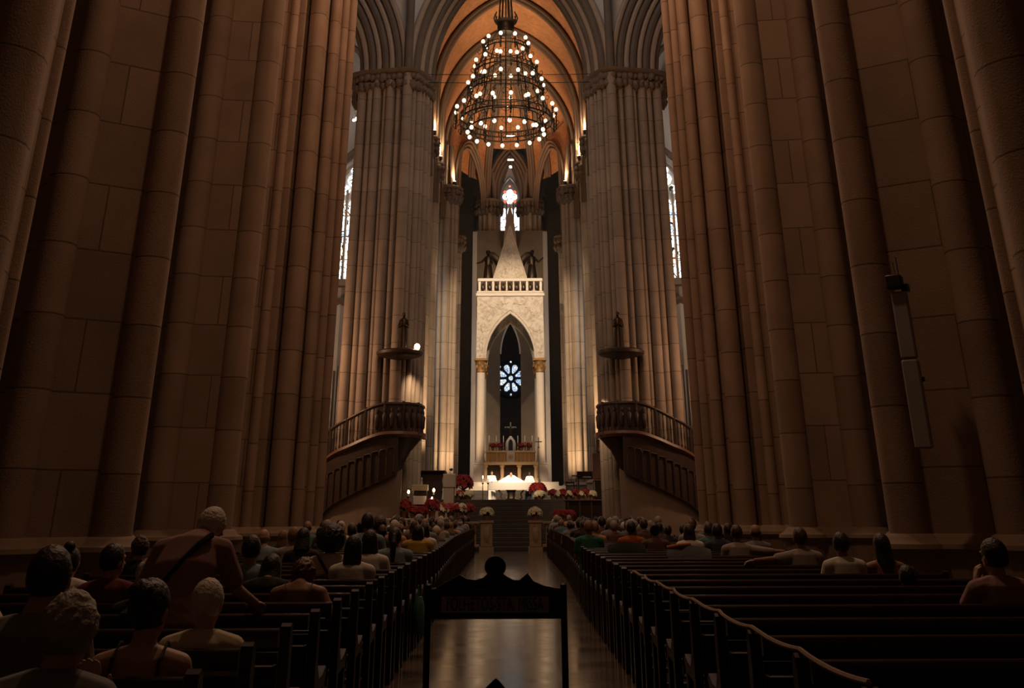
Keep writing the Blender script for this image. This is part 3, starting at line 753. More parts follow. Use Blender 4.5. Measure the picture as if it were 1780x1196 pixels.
# ================================================================== HIGH ALTAR
o = thing('high_altar', 'gilded stone high altar with arcaded front and carved gradine inside the ciborium', 'altar', (0, 71.6, 3.24))
HD_ = mat('dull_honey_stone', (.30, .215, .13), .6, noise_amt=.2, noise_scale=5)
HB = mat('honey_marble', (.58, .40, .22), .45, noise_amt=.15, noise_scale=5)
mb = MB(); mb.box((0, .25, 1.12), (3.5, 1.3, .17), ch=.03); mb.build('altar_top', HB, o)
for x in (-1.62, -.55, .55, 1.62):
    mb = MB(); mb.lathe((x, -.15, .12), [(.17, 0), (.17, .1), (.11, .16), (.13, .5), (.11, .74), (.17, .82), (.17, .92)], 12); mb.build('arcade_column', HB, o)
mb = MB(); mb.box((0, .42, .55), (3.3, .7, .98)); mb.build('altar_body', WOODD, o)
mb = MB(); mb.box((0, .2, .06), (3.5, 1.3, .12), ch=.02); mb.build('altar_base', HB, o)
mb = MB(); mb.box((0, .45, 1.5), (3.15, .6, .56)); mb.build('gradine', GILT, o)
for i in range(12):
    x = -1.45 + 2.9 * i / 11
    if abs(x) < .3: continue
    mb = MB(); mb.lathe((x, .12, 1.22), [(.06, 0), (.045, .05), (.045, .4), (.07, .46), (.07, .52)], 10); mb.build('colonnette', HB, o)
mb = MB(); mb.box((0, .4, 1.83), (3.3, .75, .12), ch=.03); mb.build('gradine_shelf', HB, o)
mb = MB(); mb.box((0, .1, 1.52), (.52, .3, .64), ch=.02); t = mb.build('tabernacle', MARBLE, o)
mb = MB(); mb.tube([(.13 * math.cos(2 * PI * i / 16), -.06, 1.52 + .13 * math.sin(2 * PI * i / 16)) for i in range(16)], .025, 6, closed=True); mb.ball((0, -.06, 1.52), (.07, .03, .07)); mb.build('tabernacle_emblem', GILT, t)
mb = MB(); mb.lathe((0, .4, 1.89), [(.34, 0), (.34, .45), (.28, .62), (.15, .78), (.05, .9)], 16, sx=1, sy=.5); t2 = mb.build('throne_niche', MARBLE, o)
mb = MB(); mb.xz_plate([(-.14, 1.92), (.14, 1.92)] + arch_pts(0, .14, 2.35, .25, 6)[::-1], .2, .26); mb.build('niche_shade', BLACKP, t2)  # black plate stands in for the shade inside the niche
TOPZ = 3.24 + 1.89
cands = [-1.4, -.93, -.47, .47, .93, 1.4]
for i, x in enumerate(cands):
    nm = ['outermost left', 'second from left', 'third from left', 'third from right', 'second from right', 'outermost right'][i]
    c = thing('altar_candlestick', f'tall gilded candlestick with white candle, {nm} of six on the high altar', 'candlestick', (x, 71.95, TOPZ), group='six candlesticks on the high altar')
    mb = MB(); mb.lathe((0, 0, 0), [(.09, 0), (.085, .03), (.03, .08), (.05, .16), (.022, .22), (.02, .42), (.04, .47), (.055, .52), (.02, .53)], 12); mb.build('stem', GILT, c)
    mb = MB(); mb.cyl((0, 0, .52), (0, 0, .92), .026, .022); mb.build('candle', CLOTHW, c)
def poinsettia(label, loc, r, h, cols, group, n=11, pot=True, cat='flowers'):
    o = thing('poinsettia', label, cat, loc, group=group)
    if pot:
        mb = MB(); mb.lathe((0, 0, 0), [(r * .35, 0), (r * .48, h * .38), (r * .52, h * .4), (r * .45, h * .4)], 12); mb.build('pot', TERRA, o)
    rnd = random.Random(len(label) * 7 + int(abs(loc[0]) * 100))
    bz = h * .38 if pot else .02
    leaf = MB(); mats_ = {}
    n = int(n * 1.7); rr = r * .84
    for i in range(n):
        a = i * 2.39996 + rnd.uniform(-.2, .2); th = math.acos(1 - (i + .5) / n * 1.12); hz = h - bz
        nv = Vector((math.sin(th) * math.cos(a), math.sin(th) * math.sin(a), math.cos(th) + .25)).normalized()
        c = Vector((rr * math.sin(th) * math.cos(a), rr * math.sin(th) * math.sin(a), bz + hz * (.40 + .60 * math.cos(th)) + rnd.uniform(-.03, .03)))
        m = rnd.choice(cols); fb = mats_.setdefault(m, MB()); e1 = nv.orthogonal().normalized(); e2 = nv.cross(e1)
        for ring, cnt, ln in ((0, 6, r * .40), (1, 5, r * .26)):
            for k in range(cnt):
                b = a + 2 * PI * k / cnt + ring * .5; d = (e1 * math.cos(b) + e2 * math.sin(b) + nv * (.1 + .4 * ring)).normalized(); t = nv.cross(d).normalized()
                p1 = c + d * ln * .5; p2 = c + d * ln; j = len(fb.v); up = nv * .012
                fb.v += [c, p1 + t * ln * .27, p2, p1 - t * ln * .27, c - up, p1 + t * ln * .25 - up, p2 - up, p1 - t * ln * .25 - up]
                for f in ((0, 1, 2, 3), (7, 6, 5, 4), (0, 4, 5, 1), (1, 5, 6, 2), (2, 6, 7, 3), (3, 7, 4, 0)): fb.face([j + x for x in f])
        leaf.cyl((0, 0, bz), tuple(c - nv * .02), .01, n=4)
        for k in range(3):
            b = a + k * 2.1; d = (e1 * math.cos(b) + e2 * math.sin(b) - nv * .2).normalized(); t = nv.cross(d).normalized(); ln = r * .46; j = len(leaf.v); c2 = c - nv * .05
            leaf.v += [c2, c2 + d * ln * .5 + t * ln * .25, c2 + d * ln, c2 + d * ln * .5 - t * ln * .25]; leaf.face((j, j + 1, j + 2, j + 3))
    leaf.build('leaves', LEAF, o, flip=False)
    for m, fb in mats_.items(): fb.build('bracts' if m is RED else 'blossoms', m, o, flip=False)
    return o
for i, x in enumerate((-1.17, -.7, .7, 1.17)):
    poinsettia('red poinsettia between candlesticks, ' + ['far left', 'left of the niche', 'right of the niche', 'far right'][i] + ' on the high altar', (x, 71.9, TOPZ), .24, .46, [RED], 'poinsettias on the high altar')
o = thing('altar_crucifix', 'tall green-bronze crucifix with a small figure standing above the high altar niche', 'crucifix', (0, 72.35, TOPZ))
VERD = mat('green_bronze', (.12, .15, .12), .5, .5)
mb = MB(); mb.box((0, 0, .88), (.09, .06, 1.76)); mb.box((0, 0, 1.45), (.78, .06, .09)); mb.lathe((0, 0, 0), [(.16, 0), (.12, .06), (.05, .12)], 10); mb.build('cross', VERD, o)
mb = MB(); mb.caps((0, -.06, .92), (0, -.06, 1.33), .045, .07, 8); mb.ball((0, -.08, 1.45), (.05, .05, .065), 8, 6); mb.caps((0, -.06, .92), (.01, -.07, .55), .05, .03, 8)
for s in (-1, 1): mb.caps((.05 * s, -.06, 1.33), (.3 * s, -.05, 1.43), .03, .02, 6)
mb.build('corpus', BRONZE, o)

# free-standing altar table
o = thing('altar_table', 'long altar table under a white cloth on a dark bronze pedestal before the ciborium', 'altar', (.02, 65.6, CH))
mb = MB(); mb.box((0, 0, .90), (2.5, 1.0, .10), ch=.02); mb.build('table_top', MARBLE, o)
mb = MB(); mb.box((0, -.515, .80), (2.56, .035, .40), ch=.01); mb.box((0, 0, .965), (2.56, 1.06, .03), ch=.01); mb.box((-1.27, 0, .8), (.03, 1.05, .4), ch=.01); mb.box((1.27, 0, .8), (.03, 1.05, .4), ch=.01); mb.build('altar_cloth', CLOTHW, o)
mb = MB(); mb.lathe((0, 0, 0), [(.50, 0), (.46, .08), (.24, .16), (.2, .4), (.3, .6), (.6, .78), (.7, .85)], 16, sy=.6); mb.build('pedestal', BRONZE, o)
for s in (-1, 1):
    mb = MB(); mb.tube([(.5 * s, -.15, .1), (.62 * s, -.15, .2), (.56 * s, -.15, .4), (.72 * s, -.15, .6), (.66 * s, -.15, .85)], .05, 7); mb.build('scroll_bracket', BRONZE, o)

# standing candles left of the altar, processional cross right
for i, px in enumerate((839, 848)):
    p = at(px, 872, 65.2)
    c = thing('floor_candlestick', ['outer', 'inner'][i] + ' slim dark floor candlestick with lit white candle left of the altar table', 'candlestick', (p.x, 65.2, CH), group='lit candles left of the altar')
    mb = MB(); mb.lathe((0, 0, 0), [(.16, 0), (.14, .03), (.025, .07), (.02, .9), (.05, .93), (.06, .98)], 10); mb.build('stand', IRON, c)
    mb = MB(); mb.cyl((0, 0, .97), (0, 0, 1.22), .05, .05); mb.build('candle', CLOTHW, c)
    mb = MB(); mb.ball((0, 0, 1.29), (.03, .03, .075), 8, 6); mb.build('flame', FLAME, c)
p = at(937.5, 868, 66.5)
o = thing('processional_cross', 'slender processional cross on a tall pole right of the altar', 'cross', (p.x, 66.5, CH))
mb = MB(); mb.cyl((0, 0, .02), (0, 0, 3.0), .016); mb.lathe((0, 0, 0), [(.17, 0), (.15, .03), (.02, .06)], 12); mb.build('pole', IRON, o)
mb = MB(); mb.box((0, 0, 3.2), (.05, .03, .62)); mb.box((0, 0, 3.26), (.42, .03, .05)); mb.ball((0, 0, 2.95), (.06, .04, .05)); mb.build('cross', IRON, o)

# ================================================================== CHANDELIER
RINGS = [(.90, 18.95, 10, .16), (1.25, 17.95, 12, .18), (1.50, 17.05, 14, .22), (1.87, 15.85, 18, .24), (1.49, 15.60, 16, .40)]
CCX, CCY = -.15, 39.0
o = thing('chandelier', 'huge tiered iron chandelier with five rings of glowing candle bulbs', 'chandelier', (CCX, CCY, 14.6))
def L(z): return z - 14.6
bulb_me = MB(); bulb_me.ball((0, 0, 0), (.078, .078, .088), 12, 8); bulb_me = bulb_me.mesh('bulb'); bulb_me.materials.append(BULB)
for ri, (rr, z, n, bh) in enumerate(RINGS):
    mb = MB(); z = L(z)
    mb.lathe((0, 0, 0), [(rr - .02, z - bh / 2), (rr + .02, z - bh / 2), (rr + .02, z - bh / 2 + .05), (rr - .02, z - bh / 2 + .05), (rr - .02, z - bh / 2)], 48, cap=False)
    mb.lathe((0, 0, 0), [(rr - .02, z + bh / 2), (rr + .02, z + bh / 2), (rr + .02, z + bh / 2 + .035), (rr - .02, z + bh / 2 + .035), (rr - .02, z + bh / 2)], 48, cap=False)
    for k in range(n * 2):
        a = 2 * PI * k / (n * 2); x, y = rr * math.cos(a), rr * math.sin(a); mb.box((x, y, z), (.025, .025, bh), rz=a)
    ring = mb.build('ring', IRON, o)
    off = .5 if ri % 2 else 0; ho = (.16 if ri == 3 else .05); zt = z + bh / 2 + .20 if ri < 4 else L(15.22)
    cm = MB()
    if ri < 4:
        cm.cyl((ho, 0, z - bh * .6 - .12), (ho, 0, zt - .12), .03, n=6); cm.lathe((ho, 0, z - bh * .6 - .22), [(.0, 0), (.045, .05), (.03, .1)], 6); cm.lathe((ho, 0, zt - .18), [(.02, 0), (.06, .03), (.06, .05), (.03, .06), (.03, .14)], 8)
    else:
        cm.lathe((ho, 0, zt + .06), [(.035, 0), (.045, .04), (.03, .1), (.015, .16)], 8)
        cm.tube([(0, 0, z - bh / 2), (ho, 0, zt + .2)], .015, 5)
    cm.tube([(-.02, 0, z - bh * .4), (.10, 0, z - bh * .4 - .12), (.2, 0, z - bh * .4 - .2), (.28, 0, z - bh * .4 - .1), (.24, 0, z - bh * .4), (.16, 0, z - bh * .4 - .03)], .016, 5)
    hm = None
    for k in range(n):
        a = 2 * PI * (k + off) / n + .1
        if hm is None: h = cm.build('candle_holder', IRON, ring); hm = h
        else: h = hm.copy(); C.objects.link(h)
        h.parent = ring; h.location = (rr * math.cos(a), rr * math.sin(a), 0); h.rotation_euler = (0, 0, a)
        b = bpy.data.objects.new('bulb', bulb_me); C.objects.link(b); b.parent = ring; b.location = ((rr + ho) * math.cos(a), (rr + ho) * math.sin(a), zt + .05)
    light('POINT', 'chandelier_glow', (CCX, CCY, zt + 14.6), 70, (1, .66, .38), size=rr)
mb = MB()
for (ra, za, *_), (rb, zb, *_) in zip(RINGS, RINGS[1:]):
    k = 12
    for i in range(k):
        a = 2 * PI * i / k; mb.tube([(ra * math.cos(a), ra * math.sin(a), L(za)), ((ra * .5 + rb * .5) * .97 * math.cos(a), (ra + rb) * .485 * math.sin(a), L((za + zb) / 2)), (rb * math.cos(a), rb * math.sin(a), L(zb))], .024, 5)
        m_ = (ra + rb) / 2; zc = L((za + zb) / 2)
        mb.tube([(m_ * math.cos(a + .1 * math.sin(t)), m_ * math.sin(a + .1 * math.sin(t)), zc + .13 * math.cos(t)) for t in [j * PI / 4 for j in range(8)]], .012, 5, closed=True)
mb.build('cage_bars', IRON, o)
mb = MB(); mb.lathe((0, 0, L(19.7)), [(.34, 0), (.36, .05), (.34, .1), (.36, .4), (.4, .45), (.46, .5), (.42, .55), (.3, .6)], 20)
for i in range(12):
    a = 2 * PI * i / 12; mb.tube([(.44 * math.cos(a), .44 * math.sin(a), L(20.2)), (.50 * math.cos(a), .5 * math.sin(a), L(20.4)), (.44 * math.cos(a), .44 * math.sin(a), L(20.6))], .03, 5)
for i in range(8):
    a = 2 * PI * i / 8; mb.tube([(.36 * math.cos(a), .36 * math.sin(a), L(19.8)), (.9 * math.cos(a), .9 * math.sin(a), L(18.95))], .014, 5)
mb.build('crown', IRON, o)
mb = MB()
for i in range(6):
    a = 2 * PI * i / 6; mb.tube([(.30 * math.cos(a), .30 * math.sin(a), L(20.2)), (.2 * math.cos(a), .2 * math.sin(a), L(21.6)), (.04 * math.cos(a), .06 * math.sin(a), L(26))], .035, 6)
mb.cyl((0, 0, L(15.5)), (0, 0, L(36)), .03); mb.build('suspension_rods', IRON, o)

# small white hanging lamps on the vault axis and thin tie cables
for i, (py, Y, sz) in enumerate(((186, 67, .30), (237, 73, .34), (278, 78.5, .26), (290, 80.5, .11))):
    p = at(887.5, py, Y)
    c = thing('hanging_lamp', ['upper small white lamp glowing inside the chandelier cage', 'small white lamp glowing just inside the lowest chandelier ring', 'small white lamp hanging just below the chandelier', 'tiny white lamp lowest under the apse vault'][i], 'lamp', tuple(p), group='small white lamps on the vault axis')
    mb = MB(); mb.box((0, 0, 0), (sz * 2 * .9, .12, .09 if i < 3 else .16), ch=.02); mb.build('lamp_tube', LAMPW, c)
    mb = MB(); mb.box((0, 0, .09), (sz * 1.9, .16, .05), ch=.01); mb.cyl((0, 0, .1), (0, 0, 32.7 - p.z if i < 2 else 3.4), .01, n=5); mb.build('fixture', IRON, c)
for i, py in enumerate((129, 143)):
    z = at(888, py, 51).z; mb = MB(); mb.tube([(-4.5, 51, z), (0, 51, z - .06), (4.5, 51, z)], .018, 6)
    o = mb.build('tie_cable', IRON); tag(o, ['upper', 'lower'][i] + ' thin dark cable stretched across the chancel arch behind the chandelier', 'cable', 'cables across the chancel arch')
# uplights on the capitals of the chancel columns
for s, side in ((-1, 'left'), (1, 'right')):
    for (xc, yc, z, e_, nm, tx) in ((4.72, 61.0, CAPZ + .12, 330, 'first', 4.0), (4.65, 66.2, CAPZ + .12, 330, 'second', 4.0), (4.0, 72.0, CAPZ + .12, 300, 'third', 3.0)):
        c = thing('uplight', f'small uplight on the {nm} chancel capital, {side} side, washing the vault ribs', 'lamp', (xc * s, yc - .2, z), group=None)
        mb = MB(); mb.lathe((0, 0, 0), [(.12, 0), (.14, .2), (.11, .22)], 12); mb.build('housing', IRON, c)
        mb = MB(); mb.lathe((0, 0, .225), [(.10, 0), (.10, .015)], 12); mb.build('lens', LAMPW if nm != 'third' else FLAME, c)
        l = light('SPOT', 'uplight_beam', (xc * s, yc - .2, z + .35), e_ * 5.5, GOLD, (tx * s * .72, yc + (.4 if nm != 'third' else 3.5), 33), size=.1, spot=95, blend=.8)
        l = light('POINT', 'uplight_glow', (xc * s * .97, yc - .3, z + .4), e_ * .16, GOLD, size=.12)
for s, side in ((-1, 'left'), (1, 'right')):
    for j, (x, py, Y, r) in enumerate(((621, 207, 57, .13), (615, 209, 57, .07)) if s < 0 else ((1148.5, 242, 57, .15), (1145, 199, 57, .06))):
        p = at(x, py, Y); c = thing('transept_floodlight', ['bright', 'small'][j] + f' white floodlight high on the {side} transept vault', 'lamp', tuple(p), group=None)
        mb = MB(); mb.ball((0, 0, 0), (r, r, r), 12, 8); mb.build('lens', LAMPW, c)
        mb = MB(); mb.lathe((0, .1, .02), [(r * 1.05, 0), (r * 1.05, r), (r * .5, r * 1.4)], 10); mb.cyl((0, .1, r), (0, .1, 2.6), .02, n=5); mb.build('housing', IRON, c)
        if j == 0: light('POINT', 'floodlight_glow', (p.x, p.y - .6, p.z), 620, (1, .86, .72), size=.2)

# ================================================================== PULPITS
def pulpit(s, side):
    o = thing('pulpit', f'carved dark wood pulpit with curved stair wrapped round the {side} crossing column', 'pulpit', (5.3 * s, 49.0, 0))
    ox, oy = 5.3 * s, 49.0
    def P(x, y, z): return (x * s - ox, y - oy, z)     # x given on the positive side
    # plan path from the balcony's chancel side round to the outer stair
    key = [(3.98, 50.0, 5.95, 4.62, 4.0), (4.05, 49.0, 5.95, 4.62, 3.9), (4.45, 48.35, 5.95, 4.62, 3.4), (5.05, 48.15, 5.95, 4.62, 3.0), (5.7, 48.2, 5.93, 4.58, 2.72), (6.4, 48.4, 5.72, 4.38, 2.45), (7.1, 48.7, 5.42, 4.12, 2.15), (7.75, 49.1, 5.14, 3.90, 1.85), (8.35, 49.8, 4.8, 3.6, 1.4), (8.7, 50.6, 4.5, 3.3, 1.0)]
    def smooth(k):
        out = []
        for i in range(len(k) - 1):
            p0, p1, p2, p3 = k[max(i - 1, 0)], k[i], k[i + 1], k[min(i + 2, len(k) - 1)]
            for t in (0, .25, .5, .75):
                out.append(tuple(.5 * (2 * b + (c - a) * t + (2 * a - 5 * b + 4 * c - d) * t * t + (3 * b - a - 3 * c + d) * t ** 3) for a, b, c, d in zip(p0, p1, p2, p3)))
        return out + [k[-1]]
    path = smooth(key)
    mb = MB(); mb.tube([P(x, y, a - .06) for x, y, a, b, c in path], .075, 8); mb.build('handrail', WOODD, o)
    mb = MB(); rings = []
    for x, y, a, b, c in path: rings.append([P(x, y - .12, b + .14), P(x, y - .18, b + .02), P(x, y - .05, b - .10), P(x * .96, y + .35, b - .10), P(x * .96, y + .35, b + .14)])
    mb.loft(rings); mb.build('gallery_cornice', WOODB, o)
    for i, (x, y, a, b, c) in enumerate(path):
        if i == 0: continue
        mb = MB()
        if i % 5 == 0 or i == len(path) - 1: mb.box(P(x, y, (a + b) / 2), (.13, .13, a - b + .1), ch=.02); mb.build('newel_post', WOODD, o)
        else:
            p = P(x, y, b + .1); h = a - b - .15
            mb.lathe(p, [(.03, 0), (.045, h * .1), (.02, h * .2), (.04, h * .5), (.02, h * .8), (.04, h * .95), (.03, h)], 8); mb.build('baluster', WOODD, o)
    # carved solid panels on the balcony half
    mb = MB()
    seg = [q for q in path if q[0] < 6.0]
    rings = [[P(x, y + .03, b + .1), P(x, y - .03, b + .1), P(x, y - .03, a - .1), P(x, y + .03, a - .1)] for x, y, a, b, c in seg]
    mb.loft(rings); pn = mb.build('carved_panel', WOODD, o)
    for i, (x, y, a, b, c) in enumerate(seg):
        if i % 2:
            mb = MB(); mb.lathe(P(x, y - .05, b + .3), [(.05, 0), (.09, .06), (.1, .3), (.12, .5), (.05, .62), (.07, .68), (.06, .78), (.0, .82)], 9); mb.build('panel_figure', WOODD, pn)
    # solid side panel below the gallery with blind arcade
    mb = MB(); rings = [[P(x, y + .1, c), P(x, y - .02, c), P(x, y - .02, b - .02), P(x, y + .1, b - .02)] for x, y, a, b, c in path if x > 4.8]
    mb.loft(rings); sd = mb.build('stair_side', WOODD, o)
    mb = MB()
    for i, (x, y, a, b, c) in enumerate(path):
        if x > 4.9 and i % 2 == 0:
            h = b - c; mb.cyl(P(x, y - .06, c + .12), P(x, y - .06, c + h * .5), .035, n=6)
            x2, y2 = path[min(i + 2, len(path) - 1)][:2]
            ar = arch_pts(.5, .5, 0, .3, 5); mb.tube([P(x + (x2 - x) * u, y + (y2 - y) * u - .06, c + h * .5 + z) for u, z in ar], .03, 5)
    mb.build('blind_arcade', WOODD, sd)
    # floor and corbel of the balcony
    mb = MB(); mb.lathe(P(5.0, 49.35, 3.2), [(.12, 0), (.3, .35), (.55, .8), (1.0, 1.28), (1.08, 1.42)], 18); mb.build('balcony_corbel', WOODD, o)
    # sounding board
    mb = MB(); mb.lathe(P(5.15, 49.7, 7.95), [(.2, 0), (.75, .1), (1.0, .16), (1.08, .22), (1.1, .34), (1.02, .4), (.3, .46)], 12); sb = mb.build('sounding_board', WOODD, o)
    # stone base wall under the stair
    mb = MB(); rings = [[P(x, y + .5, .0), P(x, y + .25, 0), P(x, y + .25, c + .05), P(x, y + .5, c + .05)] for x, y, a, b, c in path if x > 4.7]
    mb.loft(rings, uvs=None); mb.build('stone_base', ST_BASE, o)
    st = thing('pulpit_statue', f'dark bronze statue standing on the sounding board of the {side} pulpit', 'statue', ((5.0 if s < 0 else 5.05) * s, 49.45, 8.42))
    mb = MB(); mb.lathe((0, 0, 0), [(.24, 0), (.22, .15), (.2, .7), (.17, 1.0), (.2, 1.2), (.17, 1.32), (.06, 1.4)], 12, sy=.8)
    mb.ball((0, -.02, 1.52), (.09, .1, .12), 10, 8)
    for q in (-1, 1): mb.caps((.16 * q, 0, 1.25), (.22 * q, -.1, .95), .06, .05, 7); mb.caps((.22 * q, -.1, .95), (.06 * q, -.22, 1.05), .05, .04, 7)
    mb.build('draped_figure', BRONZE, st)
    mb = MB(); mb.box((0, 0, -.02), (.5, .5, .06)); mb.build('plinth', WOODD, st)
    return o
pulpit(-1, 'left'); pulpit(1, 'right')
p = at(725, 603, 49.2)
c = thing('pulpit_lamp', 'bright warm lamp on the edge of the left pulpit sounding board', 'lamp', tuple(p))
mb = MB(); mb.ball((0, 0, 0), (.13, .1, .15), 12, 8); mb.build('lamp_globe', emit('lamp_globe_glow', (1, .66, .35), 20), c)
mb = MB(); mb.lathe((0, 0, -.28), [(.1, 0), (.08, .06), (.03, .1), (.05, .16)], 10); mb.build('lamp_base', IRON, c)
light('SPOT', 'pulpit_lamp_beam', (p.x + .15, p.y + .35, p.z - .3), 1500, GOLD, (-4.55, 51.6, 5.2), size=.1, spot=62, blend=.9)
light('SPOT', 'pulpit_lamp_beam', (4.0, 50.6, 6.6), 420, GOLD, (4.5, 52.5, 3.5), size=.1, spot=80, blend=.9)

# ================================================================== CHANCEL FURNITURE AND FLOWERS
mb = MB(); mb.box((-3.5, 52.3, .66), (1.5, 1.6, 1.32), ch=.03); mb.box((-4.15, 49.0, .66), (2.9, 1.4, 1.32), ch=.03); mb.box((-3.4, 54.9, .83), (1.3, 2.5, 1.66), ch=.03); mb.box((3.1, 51.0, .58), (1.1, .7, 1.16), ch=.03)
struct(mb.build('trim_7', ST_PLAIN), 'low stone platforms flanking the chancel stairs', 'platform')
o = thing('choir_screen', 'long dark panelled wooden screen right of the stairs below the right pulpit', 'screen', (4.25, 52.2, 0))
mb = MB(); mb.box((0, 0, 1.0), (3.45, .18, 2.0)); mb.build('screen_board', WOOD, o)
mb = MB(); mb.box((0, 0, 2.02), (3.6, .3, .07), ch=.015); mb.build('top_rail', WOODD, o)
for k in range(7): mb = MB(); mb.box((-1.62 + 3.24 * k / 6, -.1, 1.0), (.09, .05, 1.98), ch=.01); mb.build('stile', WOODD, o)
o = thing('ambo', 'pale square marble reading desk left of the stairs', 'lectern', (-2.98, 54.3, 1.62))
mb = MB(); mb.box((0, 0, .52), (.50, .42, 1.04), ch=.02); mb.build('pillar', mat('grey_marble', (.30, .255, .21), .5, noise_amt=.2), o)
mb = MB(); mb.box((.02, 0, 1.3), (.62, .5, .62), ch=.03); mb.build('desk', mat('grey_marble', (.42, .36, .30)), o)
mb = MB(); mb.tube([(.05, .1, 1.6), (.05, .12, 1.72), (.08, 0, 1.8)], .012, 6); mb.ball((.09, -.03, 1.8), (.09, .05, .06), 8, 6); mb.build('microphone', BLACKP, o)
o = thing('nativity_stand', 'small dark wooden stand with cream gilded panel and white cloth left of the stairs', 'stand', (-3.95, 49.1, 1.32))
mb = MB(); mb.box((0, .1, .55), (.6, .36, 1.1), ch=.02); mb.build('body', WOODD, o)
mb = MB(); mb.box((0, -.12, .70), (.56, .06, .34), ch=.01); mb.build('white_cloth', CLOTHW, o)
mb = MB(); mb.box((0, -.05, 1.2), (.7, .36, .24), ch=.02); pn = mb.build('panel', mat('cream_panel', (.62, .52, .34), .6), o)
mb = MB(); mb.lathe((0, 0, 0), [(.0, -.27), (.1, -.27), (.1, -.25), (0, -.25)], 16, M=Matrix.Translation((0, .03, 1.2)) @ Matrix.Rotation(R(90), 4, 'X') @ Matrix.Translation((0, 0, .5))); mb.build('panel_emblem', GILT, pn)
mb = MB(); mb.lathe((.05, -.05, 1.31), [(.06, 0), (.05, .1), (.03, .2), (.05, .25), (.0, .32)], 10); mb.build('figurine', MARBLE, o)
for i, (px, py, lab) in enumerate(((710, 857, 'small lit votive candle left of the cream panel stand'), (754, 854, 'upper small lit candle between the cream stand and the marble desk'), (751, 869, 'lower small lit candle beside the marble desk'))):
    p = at(px, py, 49.0 - .25 * (i == 2)); z0 = 1.32
    c = thing('votive_candle', lab, 'candle', (p.x, p.y, z0), group='small lit candles left of the stairs')
    mb = MB(); mb.lathe((0, 0, 0), [(.11, 0), (.1, .03), (.02, .06), (.018, p.z - z0 - .2), (.06, p.z - z0 - .16), (.06, p.z - z0 - .14)], 10); mb.build('holder', IRON, c)
    mb = MB(); mb.cyl((0, 0, p.z - z0 - .14), (0, 0, p.z - z0 - .02), .04); mb.build('candle', CLOTHW, c)
    mb = MB(); mb.ball((0, 0, p.z - z0 + .04), (.05, .05, .08), 8, 6); mb.build('flame', FLAME, c)
o = thing('organ_console', 'dark wooden console standing behind the cream stand at the left chancel column', 'organ console', (-4.2, 58.6, CH))
mb = MB(); mb.box((0, 0, .45), (1.5, .9, .9)); mb.box((0, .2, 1.1), (1.5, .5, .5)); mb.build('body', WOODD, o)
mb = MB(); mb.box((0, .1, 1.38), (1.6, .8, .08), ch=.02); mb.build('lid', WOOD, o)
o = thing('wooden_cabinet', 'tall plain reddish-brown wooden cabinet under the right pulpit', 'cabinet', (4.6, 57.0, CH))
mb = MB(); mb.box((0, 0, 1.5), (.84, .5, 1.3), ch=.015); mb.build('body', WOODB, o)
mb = MB(); mb.box((.1, 0, .42), (.9, .5, .84), ch=.015); mb.build('plinth', WOOD, o)
mb = MB(); mb.box((-.0, -.262, 1.5), (.62, .03, 1.08), ch=.01); dr = mb.build('door', WOODB, o)
mb = MB(); mb.ball((.26, -.29, 1.5), .025); mb.build('knob', GILT, dr)
o = thing('framed_icon', 'small dark framed icon of a face standing on the brown cabinet', 'icon', (4.62, 57.0, CH + 2.15))
mb = MB(); mb.box((0, 0, .34), (.44, .08, .68), ch=.015); mb.build('frame', WOODD, o)
mb = MB(); mb.box((0, -.045, .34), (.3, .02, .52)); pn = mb.build('panel', mat('icon_ground', (.12, .06, .03), .5), o)
mb = MB(); mb.ball((0, -.055, .40), (.07, .015, .09)); mb.ball((0, -.055, .2), (.13, .015, .12)); mb.build('painted_figure', mat('icon_skin', (.35, .2, .12), .6), pn)
o = thing('side_desk', 'dark wooden desk with papers between cabinet and chancel column, right side', 'desk', (3.9, 58.2, CH))
mb = MB(); mb.box((0, 0, 1.02), (.9, .6, .06), ch=.01); mb.box((0, .2, 1.2), (.9, .12, .3)); mb.build('desk_top', WOOD, o)
for x in (-.4, .4): mb = MB(); mb.box((x, 0, .5), (.06, .55, 1.0)); mb.build('leg', WOODD, o)
mb = MB(); mb.box((.05, -.1, 1.07), (.4, .28, .03)); mb.build('papers', CLOTHW, o)
o = thing('music_stand', 'small black music stand right of the marble steps', 'music stand', (3.42, 58.4, CH))
mb = MB(); mb.cyl((0, 0, .05), (0, 0, 1.1), .015); mb.tube([(-.2, 0, .02), (0, 0, .08), (.2, 0, .02)], .012, 5); mb.tube([(0, -.2, .02), (0, 0, .08), (0, .2, .02)], .012, 5); mb.build('stand', IRON, o)
mb = MB(); mb.box((0, -.02, 1.14), (.48, .3, .05), ch=.01); mb.build('desk', BLACKP, o)
o = thing('altar_chair', 'small dark open-backed chair beside the music stand', 'chair', (3.05, 58.0, CH))
for x in (-.2, .2):
    for y in (-.2, .2):
        mb = MB(); mb.box((x, y, .22 if y > 0 else .40), (.04, .04, .44 if y > 0 else .8)); mb.build('leg', WOOD, o)
mb = MB(); mb.box((0, 0, .44), (.46, .46, .05), ch=.01); mb.build('seat', WOOD, o)
mb = MB(); mb.box((0, -.2, .80), (.46, .04, .07), ch=.01); mb.build('backrest', WOOD, o)

